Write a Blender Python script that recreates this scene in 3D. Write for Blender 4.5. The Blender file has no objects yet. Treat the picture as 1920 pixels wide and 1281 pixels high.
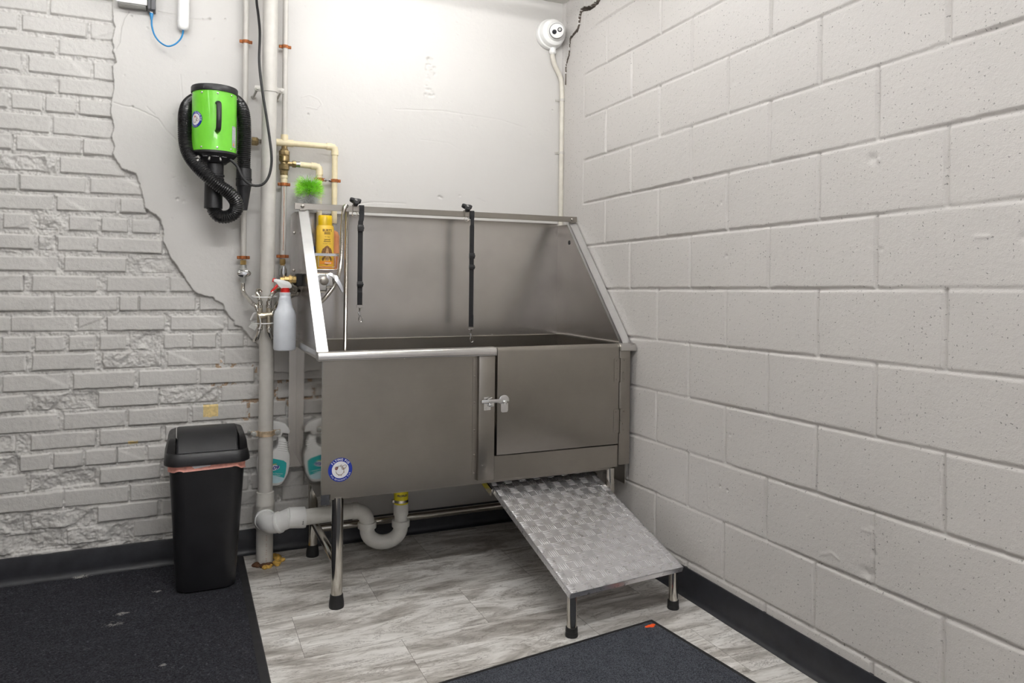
import bpy, bmesh, math, random
import numpy as np
from mathutils import Vector, Matrix

random.seed(11)
SC = bpy.context.scene
COL = SC.collection
PI = math.pi

# ------------------------------------------------------------------ survey of the room
# room corner at the origin: back wall is the plane y=0, right wall the plane x=0, floor z=0
FL, TH, RO, YH = 1386.66, .41942, .01097, 524.56
CAM = Vector((-1.7321, -3.2852, 1.1703))
cT, sT, cR, sR = math.cos(TH), math.sin(TH), math.cos(RO), math.sin(RO)
def ray(px, py):
    X, Y = (px - 960) / FL, (py - YH) / FL
    X, Y = cR * X + sR * Y, -sR * X + cR * Y
    return Vector((cT * X + sT, -sT * X + cT, -Y))
def hit(px, py, ax, v):
    r = ray(px, py)
    return CAM + r * ((v - CAM[ax]) / r[ax])
def W(px, py, d=0): return hit(px, py, 1, -d)      # a point at distance d before the back wall
def S(px, py, x=0): return hit(px, py, 0, x)       # a point on the plane x
def G(px, py, z=0): return hit(px, py, 2, z)       # a point at height z
V = Vector

# ------------------------------------------------------------------ mesh builder
class MB:
    def __init__(s):
        s.bm = bmesh.new(); s.mi = 0
    def merge(s, t, M=None):
        if M is not None: bmesh.ops.transform(t, matrix=M, verts=t.verts)
        for f in t.faces: f.material_index = s.mi
        me = bpy.data.meshes.new('tmp'); t.to_mesh(me); t.free()
        s.bm.from_mesh(me); bpy.data.meshes.remove(me)
        return s
    def box(s, x0, x1, y0, y1, z0, z1, bev=0, seg=2, M=None):
        t = bmesh.new()
        bmesh.ops.create_cube(t, size=1)
        bmesh.ops.transform(t, matrix=Matrix.Translation(((x0+x1)/2, (y0+y1)/2, (z0+z1)/2)) @ Matrix.Diagonal((abs(x1-x0), abs(y1-y0), abs(z1-z0), 1)), verts=t.verts)
        if bev: bmesh.ops.bevel(t, geom=t.edges[:], offset=bev, segments=seg, profile=.5, affect='EDGES')
        return s.merge(t, M)
    def face(s, pts):
        f = s.bm.faces.new([s.bm.verts.new(p) for p in pts]); f.material_index = s.mi
        return s
    def loft(s, rings, cap0=True, cap1=True, close=False):
        rv = [[s.bm.verts.new(p) for p in r] for r in rings]
        n = len(rv[0]); m = len(rv)
        fs = []
        for i in range(m if close else m - 1):
            a, b = rv[i], rv[(i + 1) % m]
            for j in range(n):
                k = (j + 1) % n
                fs.append(s.bm.faces.new((a[j], a[k], b[k], b[j])))
        if not close:
            if cap0: fs.append(s.bm.faces.new(list(reversed(rv[0]))))
            if cap1: fs.append(s.bm.faces.new(rv[-1]))
        for f in fs: f.material_index = s.mi
        return s
    def tube(s, pts, r, seg=12, close=False, cap=True, flat=None):
        pts = [V(p) for p in pts]; n = len(pts)
        rad = r if hasattr(r, '__len__') else [r] * n
        T = []
        for i in range(n):
            a = pts[(i - 1) % n] if (close or i) else pts[0]
            b = pts[(i + 1) % n] if (close or i < n - 1) else pts[-1]
            T.append((b - a).normalized())
        up = V((0, 0, 1)) if abs(T[0].z) < .9 else V((1, 0, 0))
        N = (up - T[0] * up.dot(T[0])).normalized()
        rings = []
        for i in range(n):
            N = (N - T[i] * N.dot(T[i])).normalized(); Bn = T[i].cross(N)
            rings.append([pts[i] + (N * math.cos(2*PI*j/seg) + Bn * math.sin(2*PI*j/seg)) * rad[i] for j in range(seg)])
        return s.loft(rings, cap, cap, close)
    def cyl(s, p0, p1, r0, r1=None, seg=20):
        return s.tube([p0, p1], [r0, r0 if r1 is None else r1], seg)
    def lathe(s, prof, o=(0, 0, 0), ax=(0, 0, 1), seg=28, sx=1, sy=1, xdir=None):
        ax = V(ax).normalized(); o = V(o)
        u = V(xdir) if xdir is not None else (V((1, 0, 0)) if abs(ax.x) < .9 else V((0, 1, 0)))
        u = (u - ax * u.dot(ax)).normalized(); w = ax.cross(u)
        rings = [[o + ax * h + u * (max(r, 1e-4) * sx * math.cos(2*PI*j/seg)) + w * (max(r, 1e-4) * sy * math.sin(2*PI*j/seg)) for j in range(seg)] for r, h in prof]
        return s.loft(rings)
    def prism(s, poly, o, u, v, n, t, bev=0):
        o, u, v, n = V(o), V(u), V(v), V(n)
        b = bmesh.new()
        lo = [b.verts.new(o + u*x + v*y) for x, y in poly]; hi = [b.verts.new(o + u*x + v*y + n*t) for x, y in poly]
        k = len(poly)
        b.faces.new(list(reversed(lo))); b.faces.new(hi)
        for i in range(k): b.faces.new((lo[i], lo[(i+1) % k], hi[(i+1) % k], hi[i]))
        bmesh.ops.recalc_face_normals(b, faces=b.faces)
        if bev: bmesh.ops.bevel(b, geom=b.edges[:], offset=bev, segments=2, profile=.5, affect='EDGES')
        return s.merge(b)
    def ball(s, c, r, sc=(1, 1, 1), seg=16, M=None):
        t = bmesh.new(); bmesh.ops.create_uvsphere(t, u_segments=seg, v_segments=max(6, seg*2//3), radius=r)
        Mx = Matrix.Translation(c) @ (M if M is not None else Matrix.Identity(4)) @ Matrix.Diagonal((sc[0], sc[1], sc[2], 1))
        return s.merge(t, Mx)
    def text(s, body, size, fn, bold=0.0, spacing=1.0):
        cu = bpy.data.curves.new('lettering', 'FONT'); cu.body = body; cu.size = size; cu.align_x = 'CENTER'; cu.align_y = 'CENTER'
        cu.resolution_u = 3; cu.offset = bold; cu.space_character = spacing
        ob = bpy.data.objects.new('lettering', cu); COL.objects.link(ob)
        dg = bpy.context.evaluated_depsgraph_get(); dg.update()
        me = bpy.data.meshes.new_from_object(ob.evaluated_get(dg))
        vs = [s.bm.verts.new(fn(v.co.x, v.co.y)) for v in me.vertices]
        for p in me.polygons:
            try:
                f = s.bm.faces.new([vs[i] for i in p.vertices]); f.material_index = s.mi
            except ValueError: pass
        bpy.data.objects.remove(ob); bpy.data.curves.remove(cu); bpy.data.meshes.remove(me)
        return s
    def build(s, name, mats, parent=None, base=None, angle=35, recalc=True):
        if recalc: bmesh.ops.recalc_face_normals(s.bm, faces=s.bm.faces)
        if base is None: base = V(parent['_b']) if parent is not None and '_b' in parent else V((0, 0, 0))
        bmesh.ops.translate(s.bm, verts=s.bm.verts, vec=-V(base))
        me = bpy.data.meshes.new(name); s.bm.to_mesh(me); s.bm.free()
        for m in (mats if isinstance(mats, (list, tuple)) else [mats]): me.materials.append(m)
        me.shade_smooth(); me.set_sharp_from_angle(angle=math.radians(angle))
        o = bpy.data.objects.new(name, me); COL.objects.link(o)
        if parent is not None: o.parent = parent
        else: o.location = base
        o['_b'] = tuple(base)
        return o

def root(name, label, cat, loc, group=None):
    o = bpy.data.objects.new(name, None); COL.objects.link(o)
    o.empty_display_size = .05; o.location = loc; o['_b'] = tuple(loc)
    return tag(o, label, cat, group)
def tag(o, label, cat, group=None):
    o['label'] = label; o['category'] = cat
    if group: o['group'] = group
    return o
def struct(o):
    o['kind'] = 'structure'; return o

def spline(pts, n=12, close=False):
    pts = [V(p) for p in pts]; out = []; m = len(pts)
    for i in range(m if close else m - 1):
        if close: p0, p1, p2, p3 = pts[i-1], pts[i], pts[(i+1) % m], pts[(i+2) % m]
        else: p0, p1, p2, p3 = pts[max(i-1, 0)], pts[i], pts[i+1], pts[min(i+2, m-1)]
        for k in range(n):
            t = k / n
            out.append(.5 * ((2*p1) + (p2-p0)*t + (2*p0-5*p1+4*p2-p3)*t*t + (3*p1-p0-3*p2+p3)*t**3))
    if not close: out.append(pts[-1])
    return out
def resample(pts, step):
    d = [0]
    for a, b in zip(pts, pts[1:]): d.append(d[-1] + (b - a).length)
    n = max(2, int(d[-1] / step)); out = []; j = 0
    for i in range(n + 1):
        t = d[-1] * i / n
        while j < len(d) - 2 and d[j+1] < t: j += 1
        k = (t - d[j]) / max(1e-9, d[j+1] - d[j]); out.append(pts[j].lerp(pts[j+1], min(1, k)))
    return out
def corrugated(pts, r, pitch, depth, seg=14, n=14):
    P = resample(spline(pts, n), pitch / 2)
    return MB().tube(P, [r if i % 2 else r - depth for i in range(len(P))], seg)
def arc(c, r, a0, a1, n, u, v):
    c, u, v = V(c), V(u), V(v)
    return [c + u*(r*math.cos(a0+(a1-a0)*i/n)) + v*(r*math.sin(a0+(a1-a0)*i/n)) for i in range(n+1)]
def rrect(w, h, r, n=5):
    out = []
    for cx, cy, a in ((w/2-r, h/2-r, 0), (-w/2+r, h/2-r, PI/2), (-w/2+r, -h/2+r, PI), (w/2-r, -h/2+r, 1.5*PI)):
        out += [(cx + r*math.cos(a + PI/2*i/n), cy + r*math.sin(a + PI/2*i/n)) for i in range(n+1)]
    return out

# ------------------------------------------------------------------ materials
def nodes(name):
    m = bpy.data.materials.new(name); m.use_nodes = True
    nt = m.node_tree
    return m, nt, nt.nodes['Principled BSDF']
def nd(nt, t, **k):
    n = nt.nodes.new(t)
    for a, b in k.items():
        if a.startswith('i_'): n.inputs[int(a[2:]) if a[2:].isdigit() else a[2:]].default_value = b
        else: setattr(n, a, b)
    return n
def c4(c): return (c[0], c[1], c[2], 1)
def coords(nt, scale=(1, 1, 1), loc=(0, 0, 0)):
    tc = nd(nt, 'ShaderNodeTexCoord'); mp = nd(nt, 'ShaderNodeMapping')
    mp.inputs['Scale'].default_value = scale; mp.inputs['Location'].default_value = loc
    nt.links.new(tc.outputs['Object'], mp.inputs['Vector']); return mp.outputs['Vector']
def noise(nt, vec, scale, detail=3, rough=.55, dist=0):
    n = nd(nt, 'ShaderNodeTexNoise'); n.inputs['Scale'].default_value = scale; n.inputs['Detail'].default_value = detail
    n.inputs['Roughness'].default_value = rough; n.inputs['Distortion'].default_value = dist
    nt.links.new(vec, n.inputs['Vector']); return n.outputs['Fac']
def ramp(nt, fac, stops):
    r = nd(nt, 'ShaderNodeValToRGB'); e = r.color_ramp.elements
    while len(e) < len(stops): e.new(.5)
    for el, (p, c) in zip(e, stops): el.position = p; el.color = c4(c) if hasattr(c, '__len__') else (c, c, c, 1)
    nt.links.new(fac, r.inputs['Fac']); return r.outputs['Color']
def mixc(nt, fac, a, b, mode='MIX'):
    m = nd(nt, 'ShaderNodeMix', data_type='RGBA', blend_type=mode)
    for sock, val in ((m.inputs[0], fac), (m.inputs[6], a), (m.inputs[7], b)):
        if hasattr(val, 'node'): nt.links.new(val, sock)
        else: sock.default_value = val if not hasattr(val, '__len__') else c4(val)
    return m.outputs[2]
def math_(nt, op, a, b=0.0):
    m = nd(nt, 'ShaderNodeMath', operation=op)
    for k, val in ((0, a), (1, b)):
        if hasattr(val, 'node'): nt.links.new(val, m.inputs[k])
        else: m.inputs[k].default_value = val
    return m.outputs[0]
def bump(nt, bsdf, h, strength, dist=.002):
    b = nd(nt, 'ShaderNodeBump'); b.inputs['Strength'].default_value = strength; b.inputs['Distance'].default_value = dist
    nt.links.new(h, b.inputs['Height']); nt.links.new(b.outputs['Normal'], bsdf.inputs['Normal'])

def mat(name, col, rough=.5, metal=0, var=.08, vscale=30, bmp=0, bscale=200, trans=0, alpha=1, coat=0, ior=None, aniso=0):
    m, nt, b = nodes(name)
    vec = coords(nt)
    f = noise(nt, vec, vscale, 4)
    lo = [max(0, x*(1-var)) for x in col]; hi = [min(1, x*(1+var)) for x in col]
    nt.links.new(ramp(nt, f, [(.3, lo), (.7, hi)]), b.inputs['Base Color'])
    b.inputs['Metallic'].default_value = metal
    nt.links.new(ramp(nt, f, [(.3, max(0, rough*.9)), (.7, min(1, rough*1.12))]), b.inputs['Roughness'])
    b.inputs['Transmission Weight'].default_value = trans
    b.inputs['Alpha'].default_value = alpha; b.inputs['Coat Weight'].default_value = coat
    if ior: b.inputs['IOR'].default_value = ior
    if aniso: b.inputs['Anisotropic'].default_value = aniso
    if bmp: bump(nt, b, noise(nt, vec, bscale, 3), bmp, .001)
    return m

def steel(name, col, rough, stretch=(2, 2, 300), streak=.10, smear=.5):
    m, nt, b = nodes(name)
    br = noise(nt, coords(nt, stretch), 4, 3)
    bl = noise(nt, coords(nt), 5, 5, .6)
    base = mixc(nt, br, [x*(1-streak) for x in col], [min(1, x*(1+streak)) for x in col])
    base = mixc(nt, 1, base, ramp(nt, bl, [(.30, .86), (.70, 1)]), 'MULTIPLY')
    nt.links.new(base, b.inputs['Base Color'])
    b.inputs['Metallic'].default_value = 1
    r1 = math_(nt, 'MULTIPLY', br, rough*.04); r2 = math_(nt, 'MULTIPLY', bl, rough*smear)
    r3 = math_(nt, 'ADD', math_(nt, 'ADD', r1, r2), rough*(.98-smear*.5))
    nt.links.new(r3, b.inputs['Roughness'])
    
    return m

def wall_paint(name, col, pores, grain=.35):
    m, nt, b = nodes(name)
    vec = coords(nt)
    big = noise(nt, vec, 3.0, 5, .6); fine = noise(nt, vec, 260, 3, .6); mid = noise(nt, vec, 70, 4, .6)
    base = mixc(nt, big, [x*.955 for x in col], [min(1, x*1.03) for x in col])
    h = math_(nt, 'ADD', math_(nt, 'MULTIPLY', fine, .25), math_(nt, 'MULTIPLY', mid, .5))
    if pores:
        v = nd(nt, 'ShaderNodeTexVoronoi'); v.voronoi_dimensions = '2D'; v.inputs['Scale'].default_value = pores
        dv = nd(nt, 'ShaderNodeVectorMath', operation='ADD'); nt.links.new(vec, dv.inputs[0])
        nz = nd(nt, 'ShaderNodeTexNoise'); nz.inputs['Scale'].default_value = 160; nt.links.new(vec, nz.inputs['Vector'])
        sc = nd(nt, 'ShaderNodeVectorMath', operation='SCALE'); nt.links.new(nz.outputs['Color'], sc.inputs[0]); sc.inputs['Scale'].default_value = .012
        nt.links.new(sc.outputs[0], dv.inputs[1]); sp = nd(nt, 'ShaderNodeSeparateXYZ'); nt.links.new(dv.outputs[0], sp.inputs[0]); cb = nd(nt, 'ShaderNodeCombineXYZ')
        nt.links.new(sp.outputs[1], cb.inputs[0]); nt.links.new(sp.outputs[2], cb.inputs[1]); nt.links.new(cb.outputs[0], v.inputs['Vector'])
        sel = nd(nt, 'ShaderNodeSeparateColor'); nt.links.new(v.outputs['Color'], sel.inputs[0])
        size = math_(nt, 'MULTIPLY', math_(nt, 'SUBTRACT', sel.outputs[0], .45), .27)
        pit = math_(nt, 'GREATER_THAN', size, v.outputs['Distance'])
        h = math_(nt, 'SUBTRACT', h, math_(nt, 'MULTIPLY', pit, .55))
        base = mixc(nt, math_(nt, 'MULTIPLY', pit, .75), base, [x*.28 for x in col])  # pits darkened in the paint colour to stand for shade in the holes
    nt.links.new(base, b.inputs['Base Color'])
    b.inputs['Roughness'].default_value = .5
    bump(nt, b, h, grain, .004)
    return m

M = {}
PAINT = (.60, .586, .567)
M['brickpaint'] = wall_paint('painted_brick_and_plaster', PAINT, 0, .75)
M['plaster'] = wall_paint('painted_plaster', PAINT, 0, .28)
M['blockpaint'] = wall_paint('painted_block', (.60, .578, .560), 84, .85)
M['ochre'] = mat('bare_ochre_brick', (.82, .64, .30), .85, var=.16, vscale=90, bmp=.3)
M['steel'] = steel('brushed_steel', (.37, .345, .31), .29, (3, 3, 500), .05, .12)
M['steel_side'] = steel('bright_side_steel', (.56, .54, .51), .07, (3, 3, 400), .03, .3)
M['flange'] = steel('bright_flange_steel', (.82, .82, .82), .36)
M['splash'] = steel('splash_steel', (.595, .565, .535), .26, stretch=(2, 2, 2), streak=.02, smear=.12)
M['rimsteel'] = steel('rim_steel', (.68, .665, .645), .26, (3, 3, 60), .03, .05)
M['tube'] = steel('polished_tube', (.66, .63, .58), .13)
M['chrome'] = mat('chrome', (.74, .74, .74), .12, 1, .03)
M['alu'] = mat('tread_aluminium', (.86, .855, .88), .29, .91, .05, 60)
M['black'] = mat('black_rubber', (.012, .012, .013), .55)
M['blackpl'] = mat('black_plastic', (.011, .011, .013), .42, var=.15, bmp=.12, bscale=500)
M['binpl'] = mat('bin_plastic', (.011, .011, .013), .40, var=.25, vscale=18, bmp=.25, bscale=700)
M['hosebl'] = mat('hose_black', (.011, .011, .012), .28)
M['green'] = mat('green_enamel', (.165, .61, .035), .38, var=.04, coat=.3)
M['white'] = mat('white_plastic', (.84, .84, .83), .35, var=.03)
M['pvc'] = mat('pvc_white', (.78, .77, .73), .3, var=.05)
M['pipe'] = mat('painted_pipe', (.56, .54, .505), .42, var=.05, bmp=.15, bscale=120)
M['pipeold'] = mat('unpainted_pipe', (.58, .56, .52), .42, var=.08, vscale=14, bmp=.1)
M['cpvc'] = mat('cream_cpvc', (.78, .68, .46), .4, var=.08, vscale=40)
M['rust'] = mat('rusty_clip', (.36, .12, .035), .7, .3, .45, 90, .4, 300)
M['brass'] = mat('old_brass', (.33, .25, .13), .38, 1, .35, 80, .3, 200)
M['nickel'] = mat('tarnished_nickel', (.50, .44, .34), .34, 1, .25, 90)
M['brassnew'] = mat('brass', (.72, .52, .22), .28, 1, .12)
M['red'] = mat('red_plastic', (.62, .02, .015), .4)
M['blue'] = mat('blue_cable', (.015, .22, .50), .4)
M['bluecap'] = mat('blue_bottle', (.01, .12, .62), .35)
M['navy'] = mat('navy_print', (.008, .03, .32), .4, var=.02)
M['paper'] = mat('white_print', (.80, .80, .82), .5, var=.02)
M['grey'] = mat('grey_print', (.42, .43, .46), .5, var=.2, vscale=250)
M['greybox'] = mat('galvanised_grey', (.45, .45, .43), .45, .3, .12, 60)
M['darkbox'] = mat('dark_grey_plastic', (.09, .09, .10), .45)
M['yellow'] = mat('shampoo_yellow', (.93, .60, .07), .35, var=.04)
M['orange'] = mat('label_orange', (.85, .30, .02), .4)
M['ycap'] = mat('cap_yellow', (.95, .62, .005), .35, var=.02)
M['brown'] = mat('label_brown', (.22, .10, .03), .6, var=.6, vscale=260)
M['darkbrown'] = mat('label_dark_brown', (.10, .04, .015), .6)
M['coupl'] = mat('coupling_yellow', (.82, .70, .02), .5)
M['teal'] = mat('label_teal', (.01, .42, .42), .4, var=.05)
M['paleblue'] = mat('label_pale_blue', (.55, .75, .82), .4, var=.1)
M['pink'] = mat('bin_liner_pink', (.80, .36, .29), .45, var=.2, vscale=60, bmp=.5, bscale=90)
M['foam'] = mat('foam_ochre', (.62, .38, .08), .8, var=.5, vscale=60, bmp=.6, bscale=120)
M['foamdark'] = mat('foam_brown', (.10, .04, .015), .7, var=.5, vscale=70, bmp=.6, bscale=120)
M['fluff'] = mat('green_fluff', (.34, .82, .06), .7, var=.35, vscale=90)
M['bristle'] = mat('grey_bristle', (.66, .66, .66), .6, var=.3, vscale=120)
M['web'] = mat('black_webbing', (.008, .008, .010), .75, bmp=.4, bscale=900)
M['dotorange'] = mat('mat_orange_mark', (.95, .10, .01), .6)
M['lens'] = mat('dark_lens', (.01, .01, .014), .08)
M['milk'] = mat('milky_plastic', (.86, .90, .97), .38, var=.03, trans=.12)
M['clear'] = mat('clear_plastic', (.92, .92, .92), .15, trans=.85)
M['ceil'] = mat('ceiling_paint', (.66, .65, .62), .7)
M['frosted'] = mat('frosted_white', (.80, .80, .80), .5)

# light-toned marbled vinyl tiles 610 x 300 mm, half bond, running along the back wall
def floor_mat():
    m, nt, b = nodes('marbled_vinyl_tile')
    vec = coords(nt, loc=(1.071, .355, 0))
    br = nd(nt, 'ShaderNodeTexBrick'); br.offset = .5; br.offset_frequency = 2; br.squash = 1
    for k, v in (('Scale', 1), ('Mortar Size', .0006), ('Mortar Smooth', 0), ('Bias', 0), ('Brick Width', .61), ('Row Height', .30)): br.inputs[k].default_value = v
    br.inputs['Color1'].default_value = (0, 0, 0, 1); br.inputs['Color2'].default_value = (1, 1, 1, 1); br.inputs['Mortar'].default_value = (.5, .5, .5, 1)
    nt.links.new(vec, br.inputs['Vector'])
    rnd = nd(nt, 'ShaderNodeCombineXYZ')
    sx = nd(nt, 'ShaderNodeSeparateColor'); nt.links.new(br.outputs['Color'], sx.inputs[0])
    nt.links.new(math_(nt, 'MULTIPLY', sx.outputs[0], 37.0), rnd.inputs[0]); nt.links.new(math_(nt, 'MULTIPLY', sx.outputs[0], 61.0), rnd.inputs[1])
    add = nd(nt, 'ShaderNodeVectorMath', operation='ADD'); nt.links.new(vec, add.inputs[0]); nt.links.new(rnd.outputs[0], add.inputs[1])
    def layer(rotz, sx_, sy_, scale, det, ro, di):
        mp = nd(nt, 'ShaderNodeMapping'); mp.inputs['Rotation'].default_value = (0, 0, rotz); mp.inputs['Scale'].default_value = (sx_, sy_, 1)
        nt.links.new(add.outputs[0], mp.inputs['Vector']); return noise(nt, mp.outputs[0], scale, det, ro, di)
    big = layer(-.50, 1.2, 4.4, 1.6, 6, .58, 2.0)
    vein = layer(-.42, 1.4, 6.5, 2.8, 12, .76, 2.4)
    thin = layer(-.46, 1.3, 5.0, 2.2, 9, .66, 2.0)
    grit = layer(0, 1, 1.6, 120, 4, .8, 0)
    c1 = ramp(nt, big, [(.30, (.31, .285, .26)), (.42, (.50, .475, .445)), (.52, (.73, .71, .68)), (.66, (.86, .845, .82))])
    c2 = ramp(nt, vein, [(.31, (.22, .20, .18)), (.39, (.54, .52, .495)), (.46, (.88, .875, .865)), (.54, (1, 1, 1))])
    col = mixc(nt, .85, c1, c2, 'MULTIPLY')
    band = ramp(nt, math_(nt, 'ABSOLUTE', math_(nt, 'SUBTRACT', thin, .5)), [(.0, 1), (.022, 0)])
    dk = math_(nt, 'MULTIPLY', band, ramp(nt, grit, [(.38, 0), (.58, .85)]))
    col = mixc(nt, dk, col, (.15, .125, .11))
    col = mixc(nt, br.outputs['Fac'], col, (.10, .09, .08))
    nt.links.new(col, b.inputs['Base Color'])
    b.inputs['Roughness'].default_value = .36; b.inputs['Specular IOR Level'].default_value = .45
    bump(nt, b, math_(nt, 'SUBTRACT', math_(nt, 'MULTIPLY', vein, .3), br.outputs['Fac']), .12, .002)
    return m
M['floor'] = floor_mat()

def carpet(name, lo, hi, fleck, scale, thr):
    m, nt, b = nodes(name)
    vec = coords(nt)
    f = noise(nt, vec, scale, 4, .8); g = noise(nt, vec, 14, 5, .7); k = noise(nt, vec, 55, 6, .85, 2.5)
    col = ramp(nt, f, [(.36, lo), (.62, hi)])
    col = mixc(nt, math_(nt, 'MULTIPLY', g, .5), col, lo)
    col = mixc(nt, ramp(nt, k, [(thr, 0), (thr + .10, .55)]), col, fleck)
    nt.links.new(col, b.inputs['Base Color']); b.inputs['Roughness'].default_value = .95; b.inputs['Specular IOR Level'].default_value = .15
    bump(nt, b, math_(nt, 'ADD', f, k), 1.0, .006)
    return m
M['rugblack'] = carpet('black_fibre', (.010, .010, .013), (.085, .087, .105), (.34, .34, .37), 200, .56)
M['rugblue'] = carpet('blue_black_pile', (.010, .011, .015), (.24, .26, .31), (.22, .23, .25), 300, .72)
M['matedge'] = mat('mat_rubber', (.013, .013, .015), .55, bmp=.3, bscale=300)
M['vinylbase'] = mat('vinyl_base', (.020, .021, .026), .42, var=.3, vscale=25, bmp=.12, bscale=60)

# ------------------------------------------------------------------ relief walls
_rng = np.random.default_rng(5)
def vnoise(X, Z, scale, seed):
    r = np.random.default_rng(seed)
    x = X / scale; z = Z / scale
    x0 = np.floor(x).astype(int); z0 = np.floor(z).astype(int)
    fx = x - x0; fz = z - z0
    fx = fx*fx*(3-2*fx); fz = fz*fz*(3-2*fz)
    T = r.random((257, 257))
    g = lambda i, j: T[i % 257, j % 257]
    return (g(x0, z0)*(1-fx)+g(x0+1, z0)*fx)*(1-fz) + (g(x0, z0+1)*(1-fx)+g(x0+1, z0+1)*fx)*fz
def fbm(X, Z, scale, seed, octs=4):
    out = 0; a = 1; tot = 0
    for o in range(octs):
        out = out + a*vnoise(X, Z, scale/2**o, seed+o*17); tot += a; a *= .55
    return out/tot - .5
def seg_dist(X, Z, poly):
    d = np.full(X.shape, 9.0)
    for (x0, z0), (x1, z1) in zip(poly, poly[1:]):
        ax, az = x1-x0, z1-z0; L = max(1e-12, ax*ax+az*az)
        t = np.clip(((X-x0)*ax+(Z-z0)*az)/L, 0, 1)
        d = np.minimum(d, np.hypot(X-x0-t*ax, Z-z0-t*az))
    return d
def inside(X, Z, poly):
    r = np.zeros(X.shape, bool); n = len(poly)
    for i in range(n):
        x0, z0 = poly[i]; x1, z1 = poly[(i+1) % n]
        c = ((z0 > Z) != (z1 > Z))
        with np.errstate(divide='ignore', invalid='ignore'):
            r ^= c & (X < (x1-x0)*(Z-z0)/(z1-z0+1e-12)+x0)
    return r
def sstep(a, b, x):
    t = np.clip((x-a)/(b-a), 0, 1); return t*t*(3-2*t)
def relief(name, us, vs, P, mats, mi=None):
    nu, nv = len(us), len(vs)
    me = bpy.data.meshes.new(name)
    idx = np.arange(nu*nv).reshape(nu, nv)
    q = np.stack([idx[:-1, :-1], idx[1:, :-1], idx[1:, 1:], idx[:-1, 1:]], -1).reshape(-1, 4)
    me.vertices.add(nu*nv); me.vertices.foreach_set('co', P.reshape(-1).astype(np.float32))
    me.loops.add(len(q)*4); me.loops.foreach_set('vertex_index', q.reshape(-1).astype(np.int32))
    me.polygons.add(len(q)); me.polygons.foreach_set('loop_start', np.arange(0, len(q)*4, 4, dtype=np.int32))
    me.polygons.foreach_set('loop_total', np.full(len(q), 4, np.int32))
    if mi is not None: me.polygons.foreach_set('material_index', mi.reshape(-1).astype(np.int32))
    me.update(calc_edges=True); me.validate(); me.shade_smooth()
    for m in mats: me.materials.append(m)
    o = bpy.data.objects.new(name, me); COL.objects.link(o)
    return struct(o)
CEIL = 2.554

# courses of the old brickwork as read off the photograph: (top y at two x, bottom y at two x, bricks)
COURSES = [
 ((0,-17,214,4),(0,13,211,41),[(-60,88),(94,214)]),
 ((0,21.5,213,49.5),(0,51,211,76.5),[(-50,32.6),(41,162),(170,216)]),
 ((0,62.7,209,82.5),(0,89.4,208,111.7),[(-60,102),(110,216)]),
 ((0,98,209,120),(0,127,206,151),[(-70,36),(53,171),(175,216)]),
 ((0,138,206,155),(0,164,200,183),[(-60,102),(110,215)]),
 ((0,172,206,192),(0,200,198,219),[(-40,13),(21,77),(85,140),(148,215)]),
 ((0,209.5,198,226),(0,240.5,206,260),[(-40,92),(99,216)]),
 ((0,250,208,264.5),(0,278,208,293),[(-80,21.5),(30,151.5),(156,216)]),
 ((0,287,211,300),(0,316,225,331),[(-60,106),(112,235)]),
 ((0,325.5,258,337.5),(0,354,262,366),[(-80,32),(37,160),(169,270)]),
 ((0,362.5,266,373.5),(0,391,268,400),[(-40,99),(106,218),(226,275)]),
 ((0,399,292,413),(0,427,292,438),[(-50,-1),(6,56),(73,107),(129,181),(190,240),(247,300)]),
 ((0,438,301,450),(0,466,301,476),[(-50,62),(72,105),(107,174),(182,304),(309,330)]),
 ((0,480,326,485),(0,507,326,512),[(-40,107),(120,236),(255,350)]),
 ((0,516,309,520),(0,546,309,547),[(-60,42),(60,180),(200,311),(319,380)]),
 ((0,555,330,556),(0,584,327,582),[(-40,94),(102,219),(224,259),(262,367),(374,430)]),
 ((0,594,310,593),(0,622,420,619),[(-60,16),(20,140),(146,190),(200,309),(320,420),(427,460)]),
 ((0,633,456,624),(0,661,456,650.6),[(-50,0),(4,56),(65,118),(129,178),(187,236),(244,298),(307,353),(361,405),(414,457),(463,510)]),
 ((0,667,484,653),(0,698,484,681),[(-60,47),(60,178),(192,300),(314,413),(420,530),(536,640)]),
 ((0,705,477,688),(0,736.5,477,716),[(-60,1),(5,128),(137,252),(260,369),(375,477),(484,590)]),
 ((0,744,484,721),(0,774,484,749),[(-40,49),(60,181),(184,297),(301,408),(415,514),(520,620)]),
 ((0,783,462,756),(0,815,462,784),[(-40,108),(119,235),(241,352),(360,463),(468,537),(541,640)]),
 ((0,820,417,792),(0,850,417,818),[(-60,26),(57,178),(187,302),(310,416),(424,512),(520,610)]),
 ((0,858,300,835),(0,888,300,862),[(-60,33),(37,92),(100,155),(160,218),(220,271),(277,330),(336,390),(396,450),(456,508),(516,570),(576,640)]),
 ((0,895,300,869),(0,927,300,896),[(-40,47),(57,178),(187,300),(308,416),(424,524),(532,630)]),
 ((0,932,310,904),(0,964,310,934),[(-60,117),(121,241),(244,350),(358,465),(472,570),(577,660)]),
 ((0,970,295,938),(0,1003,295,967),[(-60,44),(57,175),(183,296),(303,410),(418,520),(528,630)]),
 ((0,1009,310,970),(0,1037,310,1001),[(-40,115),(125,243),(251,362),(370,475),(482,590)]),
 ((0,1044,310,1008),(0,1076,310,1038),[(-60,50),(58,175),(183,300),(308,420),(428,540),(548,640)]),
 ((0,1082,310,1044),(0,1112,310,1072),[(-60,110),(118,235),(243,360),(368,480),(488,600)]),
]
ROUGH = {(11,2),(12,1),(17,5),(18,2),(20,1),(20,3),(22,0),(23,0),(24,1),(26,0),(26,1),(27,0),(27,1),(28,0),(28,1),(28,2),(13,2),(8,0)}
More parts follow.
